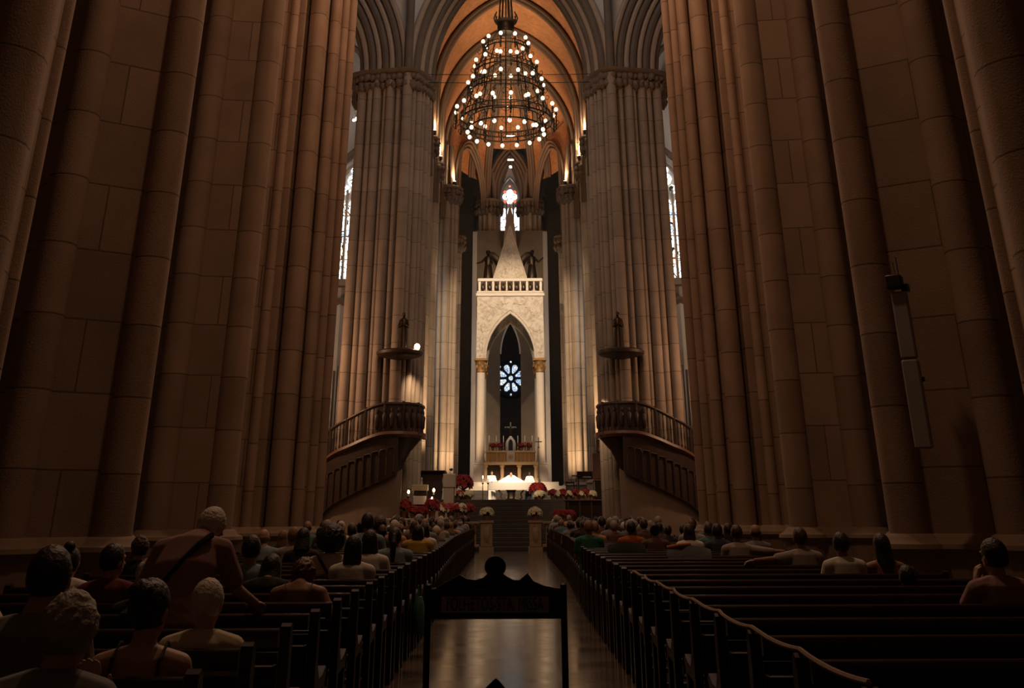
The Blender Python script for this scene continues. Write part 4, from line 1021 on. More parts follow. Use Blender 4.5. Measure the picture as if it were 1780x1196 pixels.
def flowers(px, py, Y, r, h, z0, cols, label, group):
    p = at(px, py, Y); poinsettia(label, (p.x, Y, z0), r, h, cols, group, n=16)
FL = [(703, 48.7, .34, .72, [RED], 'bushy red poinsettia left of the cream panel stand'), (719, 48.5, .3, .45, [RED], 'low red poinsettia below the white cloth of the cream stand'),
      (735, 48.5, .3, .45, [RED], 'low red poinsettia between cream stand and lower candle'), (751, 48.7, .36, .74, [RED], 'tall red poinsettia under the lower candle')]
for px, Y, r, h, cols, lab in FL: flowers(px, 880, Y, r, h, 1.32, cols, lab, 'red poinsettias on the left platform')
for i, (px, cols, lab) in enumerate([(768, [RED, RED, CREAMF], 'red and cream flowers at the left end of the low front platform'), (783, [RED], 'red poinsettia in the middle of the low front platform'), (799, [RED, RED, CREAMF], 'red flowers with cream blooms on the low front platform beside the stairs'), (813, [RED], 'rightmost red poinsettia on the low front platform beside the stairs')]):
    flowers(px, 890, 51.9 + .3 * (i % 2), .36, .58, 1.32, cols, lab, 'red flowers on the low front platform')
flowers(805, 870, 57.2, .55, 1.15, CH, [RED, RED, RED, RED], 'large dark red poinsettia bush right of the marble desk', None)
flowers(797, 875, 56.6, .32, .42, CH, [CREAMF, CREAMF, RED], 'small cream flowers in front of the large red bush', 'cream flowers by the marble desk')
flowers(815, 875, 56.55, .3, .4, CH, [CREAMF], 'white lilies by the stairs below the large red bush', 'cream flowers by the marble desk')
flowers(935, 868, 64.6, .55, .95, CH, [RED], 'bright red poinsettia on the floor beside the right end of the altar', None)
flowers(939, 868, 63.9, .42, .5, CH, [CREAMF], 'cream flowers in front of the red poinsettia by the altar', None)
for i, (px, c) in enumerate(((961, RED), (970, CREAMF), (979, RED), (989, CREAMF), (1001, RED), (1011, CREAMF), (1018, RED), (1029, CREAMF))):
    nm = ['first', 'second', 'third', 'fourth', 'fifth', 'sixth', 'seventh', 'last'][i]
    flowers(px, 866, 56.75, .27, .46 if c is RED else .38, CH, [c], f'{"red" if c is RED else "cream"} potted flower, {nm} from the left in the row above the dark screen', 'potted flowers above the dark screen')
for i, px in enumerate((970, 981, 992)):
    flowers(px, 890, 50.95, .26, .45, 1.16, [RED], ['left', 'middle', 'right'][i] + ' red poinsettia of three in front of the dark screen', 'red poinsettias before the screen')

# communion rail with flower pedestals either side of the stairs
for s, side in ((-1, 'left'), (1, 'right')):
    o = thing('communion_rail', f'carved honey stone rail with pedestal, {side} foot of the stairs', 'rail', (1.05 * s, 49.3, 0))
    mb = MB(); mb.box((0, 0, .10), (.62, .5, .2)); mb.box((0, 0, .66), (.52, .42, .92), ch=.02); mb.box((0, 0, 1.16), (.62, .5, .1), ch=.02); pd = mb.build('pedestal', HD_, o)
    mb = MB(); mb.ball((0, -.22, .68), (.15, .05, .3), 8, 6, amp=.5); mb.build('relief_carving', HD_, pd)
    mb = MB(); mb.box((.95 * s, 0, 1.13), (1.3, .4, .1), ch=.02); mb.build('top_rail', HD_, o)
    mb = MB(); mb.box((.95 * s, 0, .24), (1.3, .34, .12), ch=.02); mb.build('bottom_rail', HD_, o)
    for k in range(5): mb = MB(); mb.box(((.5 + .25 * k) * s, 0, .68), (.11, .2, .84), ch=.02); mb.build('baluster', HD_, o)
    poinsettia(f'white flowers in a dark vase on the {side} rail pedestal', (1.05 * s, 49.3, 1.21), .34, .5, [CREAMF], 'white flowers on the rail pedestals', n=13)

# organ pipes in the transepts
for s, side in ((-1, 'left'), (1, 'right')):
    o = thing('organ_pipes', f'rank of grey organ pipes in the {side} transept beside the crossing column', 'organ', (8.9 * s, 60.3, 0))
    TIN = mat('tin_pipe', (.22, .21, .21), .35, .7)
    mb = MB(); mb.box((0, .1, 2.6), (2.6, 1.0, 5.2), ch=.03); mb.build('case', WOODD, o)
    for k in range(7):
        h = 3.4 + .9 * (1 - abs(k - 3) / 3.5); mb = MB(); x = -1.05 + .35 * k
        mb.lathe((x, 0, 5.2), [(.03, 0), (.13, .5), (.135, .55), (.135, h)], 12); mb.build('pipe', TIN, o)

# column loudspeaker on the right column
o = thing('column_loudspeaker', 'long narrow pale column loudspeaker mounted on the big right stone column', 'loudspeaker', (5.86, 15.68, 2.32))
tilt = Matrix.Rotation(R(-30), 4, 'Z')
mb = MB(); mb.box((0, 0, .62), (.235, .16, 1.2), ch=.02, M=tilt); mb.build('lower_cabinet', GREYP, o)
mb = MB(); mb.box((0, 0, 1.72), (.225, .15, .96), ch=.02, M=tilt); mb.build('upper_cabinet', GREYP, o)
mb = MB(); mb.box((0, .14, .8), (.06, .2, .06), M=tilt); mb.box((0, .14, 1.8), (.06, .2, .06), M=tilt); mb.box((.1, .05, .95), (.1, .06, .06), M=tilt); mb.build('bracket', IRON, o)
o = thing('security_camera', 'black box camera with thin aerials just above the column loudspeaker', 'camera', (5.80, 15.64, 4.56))
mb = MB(); mb.box((0, 0, .1), (.24, .2, .2), ch=.02, M=tilt); mb.build('housing', BLACKP, o)
mb = MB(); mb.box((.13, .1, .02), (.1, .16, .1), M=tilt); mb.cyl((.12, .1, .05), (.12, .1, .5), .008, n=5); mb.cyl((.08, .1, .05), (.06, .1, .42), .006, n=5); mb.build('bracket', IRON, o)

# ================================================================== PEWS
ORD = ['first', 'second', 'third', 'fourth', 'fifth', 'sixth', 'seventh', 'eighth', 'ninth', 'tenth', 'eleventh', 'twelfth', 'thirteenth', 'fourteenth', 'fifteenth', 'sixteenth', 'seventeenth', 'eighteenth', 'nineteenth', 'twentieth']
def ordinal(n):
    if n <= 20: return ORD[n - 1]
    t, u = divmod(n, 10)
    base = {2: 'twenty', 3: 'thirty', 4: 'forty'}[t]
    return f'{base}-{ORD[u - 1]}' if u else {3: 'thirtieth', 4: 'fortieth'}[t]
PEWL = 3.16
END = [(0, 0), (.085, 0), (.082, .53), (.33, .545), (.345, 0), (.42, 0), (.405, .56), (.45, .61), (.45, .635), (.41, .65), (.30, .612), (.17, .605), (.09, .69), (.085, .93), (.07, .985), (.04, 1.0), (.01, .985), (0, .94)]
def make_pew(sx):
    o = thing('pew', '', 'pew')
    for x in (0, PEWL): mb = MB(); mb.yz_plate(END, (x - .028) * sx, (x + .028) * sx); mb.build('end_panel', WOOD, o)
    m = PEWL / 2 * sx; Lx = PEWL - .08
    mb = MB(); mb.box((m, .27, .435), (Lx, .40, .035), ch=.012); mb.build('seat', WOOD, o)
    mb = MB(); mb.box((m, .05, .66), (Lx, .022, .40)); mb.box((m, .05, .52), (Lx, .035, .07), ch=.008); mb.box((m, .05, .72), (Lx, .035, .05), ch=.008); mb.build('backrest', WOOD, o)
    mb = MB(); mb.yz_plate([(.015, .885), (.012, .94), (.02, .96), (.035, .972), (.05, .974), (.066, .966), (.075, .95), (.076, .885)], m - Lx / 2, m + Lx / 2); mb.build('top_rail', WOODP, o)
    mb = MB(); mb.box((m, -.015, .80), (Lx, .10, .022), ch=.006); mb.build('book_ledge', WOOD, o)
    mb = MB(); mb.box((m, -.12, .17), (Lx, .11, .05), ch=.012); k = mb.build('kneeler', WOOD, o)
    for x in (.3, PEWL / 2, PEWL - .3): mb = MB(); mb.box((x * sx, -.05, .09), (.05, .2, .10)); mb.build('kneeler_foot', WOOD, k)
    return o
NL, NR = 45, 44
def yl(k): return 3.75 + .92 * k
def yr(k): return 4.15 + .95 * k
for s, N, yf, side in ((-1, NL, yl, 'left'), (1, NR, yr, 'right')):
    proto = make_pew(s)
    for k in range(N):
        o = proto if k == 0 else copy_tree(proto)
        Y = yf(k); xin = 1.24 if Y < 19 else 1.24 + min(.2, (Y - 19) * .02)
        o.location = (xin * s, Y, 0)
        if Y > 19: o.scale = ((4.26 - xin) / PEWL, 1, 1)
        tag(o, f'dark wooden pew on the {side} side of the aisle, {ordinal(k + 1)} row from the viewer' , 'pew', f'pews {side} of the aisle')

# rope strung along the right pew ends
o = thing('rope', 'pale cord strung along the aisle ends of the nearest right pews', 'rope', (1.24, yr(0), 0))
path = []
for k in range(0, 8):
    y0, y1 = yr(k) - yr(0), yr(k + 1) - yr(0)
    for t in (0, .17, .33, .5, .67, .83): path.append((.0 + .012 * math.sin(k * 3), y0 + .04 + (y1 - y0) * t, 1.012 - .07 * t * (1 - t)))
path.append((0, yr(8) - yr(0) + .04, 1.0))
mb = MB(); mb.tube(path, .011, 6); tag(o, None, None); ro = mb.build('cord', mat('pale_cord', (.30, .22, .16), .9, noise_amt=.3, noise_scale=60), o)

# sign stand in the aisle
o = sign = thing('leaflet_stand', 'black iron leaflet stand with lettered crest in the middle of the aisle', 'sign stand', (0, 6.1, 0))
p0 = at(744, 1050, 6.1); p1 = at(980, 1050, 6.1); zt = at(862, 1022, 6.1).z; zb = at(862, 1076, 6.1).z
xl, xr = p0.x, p1.x
for x in (xl, xr):
    mb = MB(); mb.box((x, 0, (zt + .02) / 2), (.032, .032, zt + .02), ch=.006); mb.build('leg', IRON, o)
    mb = MB(); mb.box((x, 0, .015), (.05, .5, .03), ch=.008); mb.build('foot', IRON, o)
mb = MB(); mb.box(((xl + xr) / 2, 0, (zt + zb) / 2), (xr - xl, .025, zt - zb), ch=.005); bd = mb.build('board', IRON, o)
def zx(px, py): q = at(px, py, 6.1); return (q.x, q.z)
crest = [zx(756, 1024), zx(775, 1012), zx(799, 999), zx(812, 1006), zx(827, 1008), zx(840, 1004), *[zx(861 + 18.5 * math.cos(R(d)), 985 - 18.5 * math.sin(R(d))) for d in range(222, -43, -12)], zx(882, 1003), zx(892, 1008), zx(903, 1008), zx(917, 996), zx(927, 1010), zx(945, 1018), zx(972, 1023), zx(972, 1030), zx(756, 1030)]
mb = MB(); mb.xz_plate(crest, -.012, .012); mb.build('crest', IRON, o, smooth=20)
a = zx(768, 1037); b = zx(954, 1064)
mb = MB(); mb.box(((a[0] + b[0]) / 2, -.018, (a[1] + b[1]) / 2), (b[0] - a[0], .012, a[1] - b[1])); pl = mb.build('plate', mat('grey_plate', (.26, .25, .24), .6), o)
cu = bpy.data.curves.new('lettering', 'FONT'); cu.body = 'FOLHETOS-STA. MISSA'; cu.size = .085; cu.extrude = .002; cu.align_x = 'CENTER'; cu.align_y = 'CENTER'; cu.space_character = 1.02
to = bpy.data.objects.new('lettering', cu); C.objects.link(to); bpy.context.view_layer.update()
me = bpy.data.meshes.new_from_object(to.evaluated_get(bpy.context.evaluated_depsgraph_get())); bpy.data.objects.remove(to)
t = bpy.data.objects.new('lettering', me); C.objects.link(t); t.parent = pl; me.materials.append(BLACKP)
xs = [v.co.x for v in me.vertices]; wd = (b[0] - a[0]) * .90
t.scale = (wd / (max(xs) - min(xs)), 1, 1); t.rotation_euler = (R(90), 0, 0); t.location = ((a[0] + b[0]) / 2 - (max(xs) + min(xs)) / 2 * t.scale[0], -.0265, (a[1] + b[1]) / 2)
tz = .62
mb = MB(); mb.box(((xl + xr) / 2, -.05, tz - .14), (xr - xl - .02, .012, .22)); mb.box(((xl + xr) / 2, -.12, tz - .25), (xr - xl - .02, .2, .012)); mb.build('leaflet_tray', IRON, o)
q = at(862, 1179, 6.05); mb = MB(); hx = q.x
mb.xz_plate([(hx - .30, q.z - .16), (hx - .14, q.z - .075), (hx - .05, q.z - .04), (hx - .015, q.z - .01), (hx, q.z), (hx + .015, q.z - .01), (hx + .05, q.z - .045), (hx + .13, q.z - .08), (hx + .28, q.z - .05), (hx + .34, q.z - .16)], -.06, -.045); mb.build('tray_crest', IRON, o, smooth=20)

# ================================================================== PEOPLE
SKIN = [mat('skin_light', (.42, .25, .17), .6), mat('skin_tan', (.30, .165, .10), .6), mat('skin_dark', (.12, .06, .035), .6)]
HAIR = {'black': mat('black_hair', (.012, .009, .008), .5, bump=.5, noise_scale=60), 'brown': mat('brown_hair', (.05, .026, .014), .5, bump=.5, noise_scale=60), 'grey': mat('grey_hair', (.26, .24, .22), .6, bump=.6, noise_scale=60, noise_amt=.35),
        'white': mat('white_hair', (.55, .50, .44), .6, bump=.6, noise_scale=60, noise_amt=.15), 'auburn': mat('auburn_hair', (.10, .03, .015), .5, bump=.5, noise_scale=60), 'tan': mat('sandy_hair', (.22, .13, .07), .6, bump=.5, noise_scale=60)}
def cloth(nm, c): return mat(nm, c, .9, bump=.35, noise_scale=9, noise_amt=.06)
CL = {'white': cloth('white_shirt', (.62, .60, .57)), 'cream': cloth('cream_top', (.55, .48, .36)), 'grey': cloth('grey_shirt', (.17, .17, .18)), 'mauve': cloth('mauve_shirt', (.29, .17, .165)), 'navy': cloth('navy_shirt', (.03, .04, .07)),
      'blue': cloth('light_blue_shirt', (.20, .27, .33)), 'teal': cloth('teal_shirt', (.06, .16, .18)), 'green': cloth('green_shirt', (.02, .115, .075)), 'yellow': cloth('mustard_shirt', (.42, .27, .06)), 'orange': cloth('orange_red_shirt', (.30, .07, .02)),
      'dark': cloth('dark_clothes', (.02, .018, .017)), 'brown': cloth('brown_top', (.09, .05, .035)), 'red': cloth('dark_red_top', (.13, .02, .02)), 'peach': cloth('peach_top', (.45, .22, .14)), 'striped': cloth('grey_striped_shirt', (.30, .27, .25)), 'denim': cloth('denim', (.05, .06, .09))}
LEG = CL['dark']
SHOE = mat('dark_shoes', (.02, .015, .012), .5)
ALB = cloth('white_alb', (.82, .79, .73))
def remesh(mb, vox, smooth=3):
    me = mb.mesh('tmp', 0); o = bpy.data.objects.new('tmp', me); C.objects.link(o)
    m = o.modifiers.new('r', 'REMESH'); m.mode = 'VOXEL'; m.voxel_size = vox
    if smooth: q = o.modifiers.new('s', 'SMOOTH'); q.factor = .5; q.iterations = smooth
    bpy.context.view_layer.update()
    r = bpy.data.meshes.new_from_object(o.evaluated_get(bpy.context.evaluated_depsgraph_get()))
    bpy.data.objects.remove(o); r.shade_smooth(); return r
def V(*a): return Vector(a)
SEAT = dict(hip=V(0, .235, .53), waist=V(0, .215, .70), chest=V(0, .195, .90), shl=V(0, .195, 1.075), neck=V(0, .205, 1.125), head=V(0, .235, 1.245),
            elbL=V(-.24, .26, .80), elbR=V(.24, .26, .80), wrL=V(-.12, .46, .66), wrR=V(.12, .46, .66),
            knL=V(-.11, .66, .53), knR=V(.11, .66, .53), anL=V(-.12, .60, .09), anR=V(.12, .60, .09))
STAND = dict(hip=V(0, 0, .93), waist=V(0, 0, 1.08), chest=V(0, -.01, 1.26), shl=V(0, -.01, 1.42), neck=V(0, 0, 1.47), head=V(0, .03, 1.60),
             elbL=V(-.25, -.02, 1.14), elbR=V(.25, -.02, 1.14), wrL=V(-.24, .1, .90), wrR=V(.24, .1, .90), knL=V(-.10, .02, .50), knR=V(.10, .02, .50), anL=V(-.10, 0, .08), anR=V(.10, 0, .08))
def torso(mb, J, d, top=True, wf=1.0):
    pts = [J['hip'] - V(0, 0, .06), J['hip'], J['waist'], J['chest'], J['shl'], J['neck'] + V(0, 0, .01)]
    wid = [.13, .172, .145, .168, .14, .055]; dep = [.09, .125, .105, .122, .09, .05]
    rings = []; n = 18
    for i, p in enumerate(pts):
        t = (pts[min(i + 1, 5)] - pts[max(i - 1, 0)]).normalized(); lat = V(1, 0, 0); fw = lat.cross(t).normalized() * -1
        a, b = wid[i] * wf + d, dep[i] * (.6 + .4 * wf) + d
        rings.append([p + lat * a * math.cos(2 * PI * k / n) + fw * b * math.sin(2 * PI * k / n) for k in range(n)])
    mb.loft(rings)
def limb(mb, a, b, r0, r1): mb.caps(a, b, r0, r1, 10)
def shoulder(J, s, wf=1.0): return J['shl'] + V(.168 * s * wf, 0, -.03)
def arms(mb, J, d, upto, wf=1.0):
    for s, q in ((-1, 'L'), (1, 'R')):
        sh = shoulder(J, s, wf); el, wr = J['elb' + q], J['wr' + q]
        limb(mb, J['shl'] + V(.06 * s, 0, .0), sh, .055 + d, .056 + d)
        if upto <= 0: continue
        if upto < 1: limb(mb, sh, sh.lerp(el, upto), .055 + d, .048 + d * 1.3)
        else:
            limb(mb, sh, el, .053 + d, .042 + d)
            limb(mb, el, el.lerp(wr, min(1, upto - 1)), .042 + d, .030 + d)
def hand(mb, wr, d, side, up=V(0, 0, 1), curl=.5, L=.17):
    """palm, four unequal bent fingers and a thumb; d = pointing direction, up = back of the hand"""
    d = d.normalized(); lat = d.cross(up).normalized(); up = lat.cross(d).normalized()
    pc = wr + d * L * .28
    M = Matrix((lat, d, up)).transposed().to_4x4(); M.translation = pc
    mb.ball((0, 0, 0), (.040, .05, .016), 10, 7, M=M)
    for i, (o, ln) in enumerate(((-.030, .064), (-.010, .074), (.010, .07), (.029, .055))):
        a = pc + d * .038 + lat * o; b = a + (d - up * curl * .5).normalized() * ln * .52; c = b + (d * (1 - curl) - up * curl * 1.2).normalized() * ln * .5
        mb.caps(a, b, .0095, .0088, 7); mb.caps(b, c, .0088, .007, 7)
    t = pc - d * .02 + lat * .034 * side; u = t + (lat * side * .8 + d * .5 - up * .2).normalized() * .04; w_ = u + (d * .9 - up * .3 + lat * side * .2).normalized() * .03
    mb.caps(t, u, .012, .0105, 7); mb.caps(u, w_, .0105, .008, 7)
def head_matrix(J): return Matrix.Translation(J['head']) @ Matrix.Rotation(J.get('yaw', 0), 4, 'Z') @ Matrix.Rotation(J.get('pit', 0), 4, 'X') @ Matrix.Rotation(J.get('roll', 0), 4, 'Y')
def head(mb, M):
    mb.ball((0, -.012, .02), (.076, .094, .098), 16, 12, M=M); mb.ball((0, .02, -.035), (.060, .068, .085), 14, 10, M=M); mb.ball((0, .05, -.085), (.032, .03, .03), 10, 7, M=M)
    mb.caps((0, .088, .012), (0, .105, -.022), .010, .015, 8, M=M); mb.ball((0, .082, -.058), (.026, .012, .010), 8, 6, M=M)
    for s in (-1, 1):
        mb.ball((.077 * s, -.008, -.008), (.012, .022, .034), 8, 6, M=M); mb.ball((.03 * s, .075, .034), (.025, .014, .010), 8, 6, M=M)
def hair_mesh(style, M, vox):
    mb = MB(); S = style
    def cap(c, r, zc, yc, amp=.05, n=26, m=18):
        b = len(mb.v); mb.ball(c, r, n, m, amp=amp, fr=6)
        for v in mb.v[b:]:
            if v.y > yc and v.z < .055: v.y = yc + (v.y - yc) * .25; v.z = max(v.z, .03)
            if v.z < zc: v.z = zc + (v.z - zc) * .12; v.x *= .9
    if S in ('short', 'bun', 'updo'): cap((0, -.016, .022), (.086, .102, .108), -.055 if S == 'short' else -.07, .03)
    if S == 'bald':
        cap((0, -.022, .0), (.083, .093, .075), -.06, .0, amp=.03)
        for v in mb.v:
            if v.z > .035: v.z = .035 + (v.z - .035) * .3; v.y = min(v.y, .02) * .93; v.x *= .93
    if S == 'curly':
        cap((0, -.014, .026), (.094, .108, .112), -.06, .04, amp=.16, n=34, m=24)
    if S in ('long', 'bob', 'pony'):
        cap((0, -.016, .022), (.089, .104, .108), -.08, .03)
    if S == 'long':
        mb.loft([[(.088 * w * math.cos(t) , -.045 + dy + .05 * math.sin(t), z) for t in [2 * PI * k / 16 for k in range(16)]] for z, w, dy in ((.04, .95, 0), (-.06, 1.05, -.01), (-.16, 1.05, -.03), (-.26, .9, -.045), (-.34, .55, -.05))])
    if S == 'bob':
        mb.loft([[(.096 * w * math.cos(t), -.03 + .075 * math.sin(t), z) for t in [2 * PI * k / 16 for k in range(16)]] for z, w in ((.03, .95), (-.06, 1.05), (-.13, 1.1), (-.17, 1.0))])
    if S == 'pony': mb.caps((0, -.105, .03), (0, -.15, -.06), .035, .042, 10); mb.caps((0, -.15, -.06), (0, -.155, -.30), .042, .018, 10)
    if S == 'bun': mb.ball((0, -.06, .135), (.05, .05, .042), 12, 8, amp=.15)
    if S == 'updo': mb.ball((0, -.105, .07), (.055, .045, .05), 12, 8, amp=.2)
    if S == 'afro': mb.ball((0, -.035, .035), (.155, .15, .145), 36, 24, amp=.10, fr=9)
    r = remesh(mb, vox, 1)
    r.transform(M); return r
def person(name, label, J=None, base=SEAT, hair='short', hairc='black', skin=0, top='dark', legs=None, sleeve=.45, sc=1.0, wf=1.0, vox=.011, loc=(0, 0, 0), rz=0, group=None, robe=False, curl=.5, handdir=None, eyes=False):
    D = dict(base); D.update(J or {}); J = D
    o = thing(name, label, 'person', loc, rz, group); o.scale = (sc, sc, sc)
    M = head_matrix(J)
    mb = MB(); torso(mb, J, -.012, wf=wf); arms(mb, J, -.004, 2, wf)
    mb.caps(J['neck'] - V(0, 0, .03), J['head'] + V(0, -.015, -.04), .056, .052, 12); head(mb, M)
    for q, s in (('L', -1), ('R', 1)):
        h = J['hip'] + V(.09 * s, .01, -.02); limb(mb, h, J['kn' + q], .078, .052); limb(mb, J['kn' + q], J['an' + q], .05, .034); limb(mb, J['an' + q], J['an' + q] + V(0, .09, -.04), .035, .03)
    for q, s in (('L', -1), ('R', 1)):
        d = (handdir or {}).get(q) or (J['wr' + q] - J['elb' + q]); up = J.get('up' + q, V(0, 0, 1))
        mb.ball(J['wr' + q], .029, 8, 6)
    me = remesh(mb, vox, 2)
    hb = MB()
    for q, s in (('L', -1), ('R', 1)):
        d = (handdir or {}).get(q) or (J['wr' + q] - J['elb' + q])
        hand(hb, J['wr' + q], d, -s, J.get('up' + q, V(0, 0, 1)), curl)
    hm = remesh(hb, .0045, 1) if vox < .012 else hb.mesh('h')
    import bmesh
    bm = bmesh.new(); bm.from_mesh(me); bm.from_mesh(hm); bm.to_mesh(me); bm.free(); me.shade_smooth()
    b = bpy.data.objects.new('body', me); C.objects.link(b); b.parent = o; me.materials.clear(); me.materials.append(SKIN[skin])
    mb = MB()
    if robe:
        hp = J['hip']; n = 20
        rings = [[V(hp.x + rw * math.cos(2 * PI * k / n) * (1 + .05 * math.sin(k * 5)), hp.y + rw * .7 * math.sin(2 * PI * k / n) + dy, z) for k in range(n)] for z, rw, dy in ((.03, .30, .0), (.5, .25, 0), (hp.z, .215, 0), (hp.z + .15, .18, 0))]
        mb.loft(rings)
    if sleeve <= 0:
        J2 = dict(J); dz = V(0, 0, -.10); J2['shl'] = J['shl'] + dz * .8; J2['neck'] = J['shl'] + dz * .55; J2['chest'] = J['chest'] + dz * .3
        torso(mb, J2, .010, wf=wf * .96)
        for s in (-1, 1): mb.tube([J['chest'] + V(.09 * s, .11, .05), J['shl'] + V(.10 * s, .02, .062), J['shl'] + V(.10 * s, -.075, .0), J['chest'] + V(.10 * s, -.13, .0)], .011, 6)
    else: torso(mb, J, .012, wf=wf); arms(mb, J, .012 if not robe else .022, sleeve, wf)
    if robe:
        for q, s in (('L', -1), ('R', 1)): limb(mb, J['elb' + q], J['wr' + q].lerp(J['elb' + q], .12), .075, .085)
    sm = remesh(mb, vox, 2); sh = bpy.data.objects.new('alb' if robe else 'shirt', sm); C.objects.link(sh); sh.parent = o; sm.materials.clear(); sm.materials.append(ALB if robe else CL[top])
    if not robe:
        mb = MB()
        for q, s in (('L', -1), ('R', 1)):
            h = J['hip'] + V(.09 * s, .01, -.01); limb(mb, h, J['kn' + q], .09, .066); limb(mb, J['kn' + q], J['an' + q], .064, .052)
        mb.ball(J['hip'] - V(0, 0, .01), (.175 * wf, .125, .12), 14, 9)
        tm = remesh(mb, max(vox, .014), 2); tr = bpy.data.objects.new('trousers', tm); C.objects.link(tr); tr.parent = o; tm.materials.clear(); tm.materials.append(legs or LEG)
    if vox < .016:
        for q in 'LR':
            a = J['an' + q]; mb = MB(); mb.caps((a.x, a.y - .03, .05), (a.x, a.y + .13, .042), .046, .042, 10); mb.build('shoe', SHOE, o)
    if hair:
        hm = hair_mesh(hair, M, .008 if vox < .016 else .013); h = bpy.data.objects.new('hair', hm); C.objects.link(h); h.parent = o; hm.materials.clear(); hm.materials.append(HAIR[hairc])
    if eyes:
        for s in (-1, 1):
            mb = MB(); mb.ball((.03 * s, .084, .018), (.013, .008, .008), 8, 6, M=M); mb.build('eye', BLACKP, o)
        mb = MB(); mb.ball((0, .09, -.06), (.024, .008, .005), 8, 6, M=M); mb.build('mouth', mat('lips', (.3, .1, .08), .5), o)
    return o
def strap(o, pts, r, m=None, name='bag_strap'):
    mb = MB(); mb.tube(pts, r, 6); return mb.build(name, m or BLACKP, o)
def row(f, Y): return min(range(46), key=lambda k: abs(f(k) + .25 - Y))
def seat(side, Y, x, name='person', **kw):
    f = yl if side < 0 else yr; k = row(f, Y); return (x * side, f(k), 0)
LS = dict
# ---- left, near
person('person', 'grey curly-haired woman with hand raised to her chin, nearest the viewer on the left', LS(wrR=V(.07, .42, 1.02), elbR=V(.27, .30, .84), head=V(.02, .235, 1.235), pit=R(-8), upR=V(0, 1, .3)), hair='curly', hairc='grey', top='grey', sleeve=.45, vox=.008, loc=(-1.50, yl(0), 0), handdir={'R': V(-.1, -.3, .9)}, sc=.96)
o = person('person', 'tall dark-haired man in a grey T-shirt at the left, beside the woman with bare shoulders', LS(yaw=R(8), head=V(.03, .235, 1.255)), hair='short', hairc='black', top='grey', wf=1.12, sc=1.035, vox=.009, loc=(-1.98, yl(1), 0))
o = person('person', 'woman with dark greying updo and bare shoulders with thin straps, left side', LS(yaw=R(-14), pit=R(-6)), hair='updo', hairc='black', skin=0, top='dark', sleeve=0, vox=.009, sc=.95, loc=(-1.50, yl(1), 0))
o = person('person', 'person with short white hair and beige top, left side behind the bowing man', LS(yaw=R(-6), pit=R(-12)), hair='short', hairc='white', top='cream', sleeve=.4, sc=.915, vox=.009, loc=(-1.50, yl(2), 0))
st = person('person', 'standing grey-haired man in mauve shirt leaning forward with a dark diagonal strap', LS(hip=V(0, 0, .94), waist=V(.01, .03, 1.08), chest=V(.02, .10, 1.24), shl=V(.03, .17, 1.37), neck=V(.06, .22, 1.41), head=V(.09, .31, 1.46), pit=R(-50), yaw=R(-20),
            elbL=V(-.25, .14, 1.10), wrL=V(-.22, .22, .90), elbR=V(.31, .25, 1.12), wrR=V(.40, .40, 1.035), upR=V(0, 0, 1)), base=STAND, hair='short', hairc='white', top='mauve', legs=CL['denim'], sleeve=.75, wf=1.12, vox=.009, loc=(-2.02, yl(3) + .52, 0), curl=.7, handdir={'R': V(.1, 1, -.15)})
strap(st, [(.16, .10, 1.43), (.10, .035, 1.38), (0, -.035, 1.26), (-.12, -.065, 1.1), (-.2, -.02, .98)], .02, mat('navy_strap', (.02, .03, .05), .8))
mb = MB(); mb.box((-.24, .0, .93), (.1, .2, .24), ch=.03); mb.build('shoulder_bag', mat('navy_strap', (.02, .03, .05)), st)
person('person', 'person with fluffy white hair low behind the standing man, left side', LS(pit=R(-20)), hair='curly', hairc='white', top='dark', sc=.93, vox=.012, loc=(-2.38, yl(4), 0))
person('person', 'dark-haired person in a dark red top left of the standing man', LS(yaw=R(-30)), hair='short', hairc='black', top='red', sleeve=.5, sc=.985, vox=.012, loc=(-2.95, yl(5), 0))
person('person', 'brown-haired person in dark clothes near the big left column base', hair='curly', hairc='brown', top='dark', sc=.97, vox=.013, loc=(-3.95, yl(9), 0))
person('person', 'woman with hair in a high bun and white top behind the tall grey T-shirt man', hair='bun', hairc='black', top='white', sc=.95, vox=.012, loc=(-3.62, yl(6), 0))
person('person', 'person in a white shirt at the far left edge, body cut off', LS(elbR=V(.33, .22, .84), wrR=V(.2, .45, .72)), hair='short', hairc='brown', skin=1, top='white', sc=1.0, vox=.011, loc=(-3.16, yl(3), 0))
person('person', 'dark-haired person in grey collar to the right of the standing man', hair='short', hairc='black', top='blue', sc=1.0, vox=.013, loc=(-2.35, yl(7), 0))
person('person', 'person in dark clothes hunched just right of the standing man', LS(pit=R(-25), head=V(0, .33, 1.18)), hair='bob', hairc='black', top='dark', sc=.95, vox=.013, loc=(-1.98, yl(6), 0))
person('person', 'balding man in pale blue-grey shirt by the left crossing column base', LS(shl=V(0, .22, 1.07), head=V(-.03, .28, 1.23)), hair='bald', hairc='tan', top='blue', wf=1.15, vox=.013, loc=(-3.42, yl(13), 0))
person('person', 'person with sandy hair in grey beside the balding man, left side', hair='short', hairc='tan', top='striped', wf=1.1, sc=1.0, vox=.014, loc=(-3.02, yl(13), 0))
person('person', 'person in black seated left of the afro-haired woman', LS(pit=R(-20)), hair='bob', hairc='black', top='dark', vox=.014, loc=(-2.72, yl(12), 0))
o = person('person', 'woman with a large round black afro, cream sleeveless top and dark strap', hair='afro', hairc='black', skin=2, top='cream', sleeve=.05, wf=1.05, sc=1.02, vox=.011, loc=(-1.92, yl(9), 0))
strap(o, [(-.13, .20, 1.13), (-.08, .09, 1.08), (.05, .06, .9), (.14, .10, .74)], .016)
person('person', 'woman with long dark hair and white scoop-backed top, left of the aisle', hair='long', hairc='black', skin=1, top='white', sleeve=.1, sc=.985, vox=.011, loc=(-1.55, yl(8), 0))
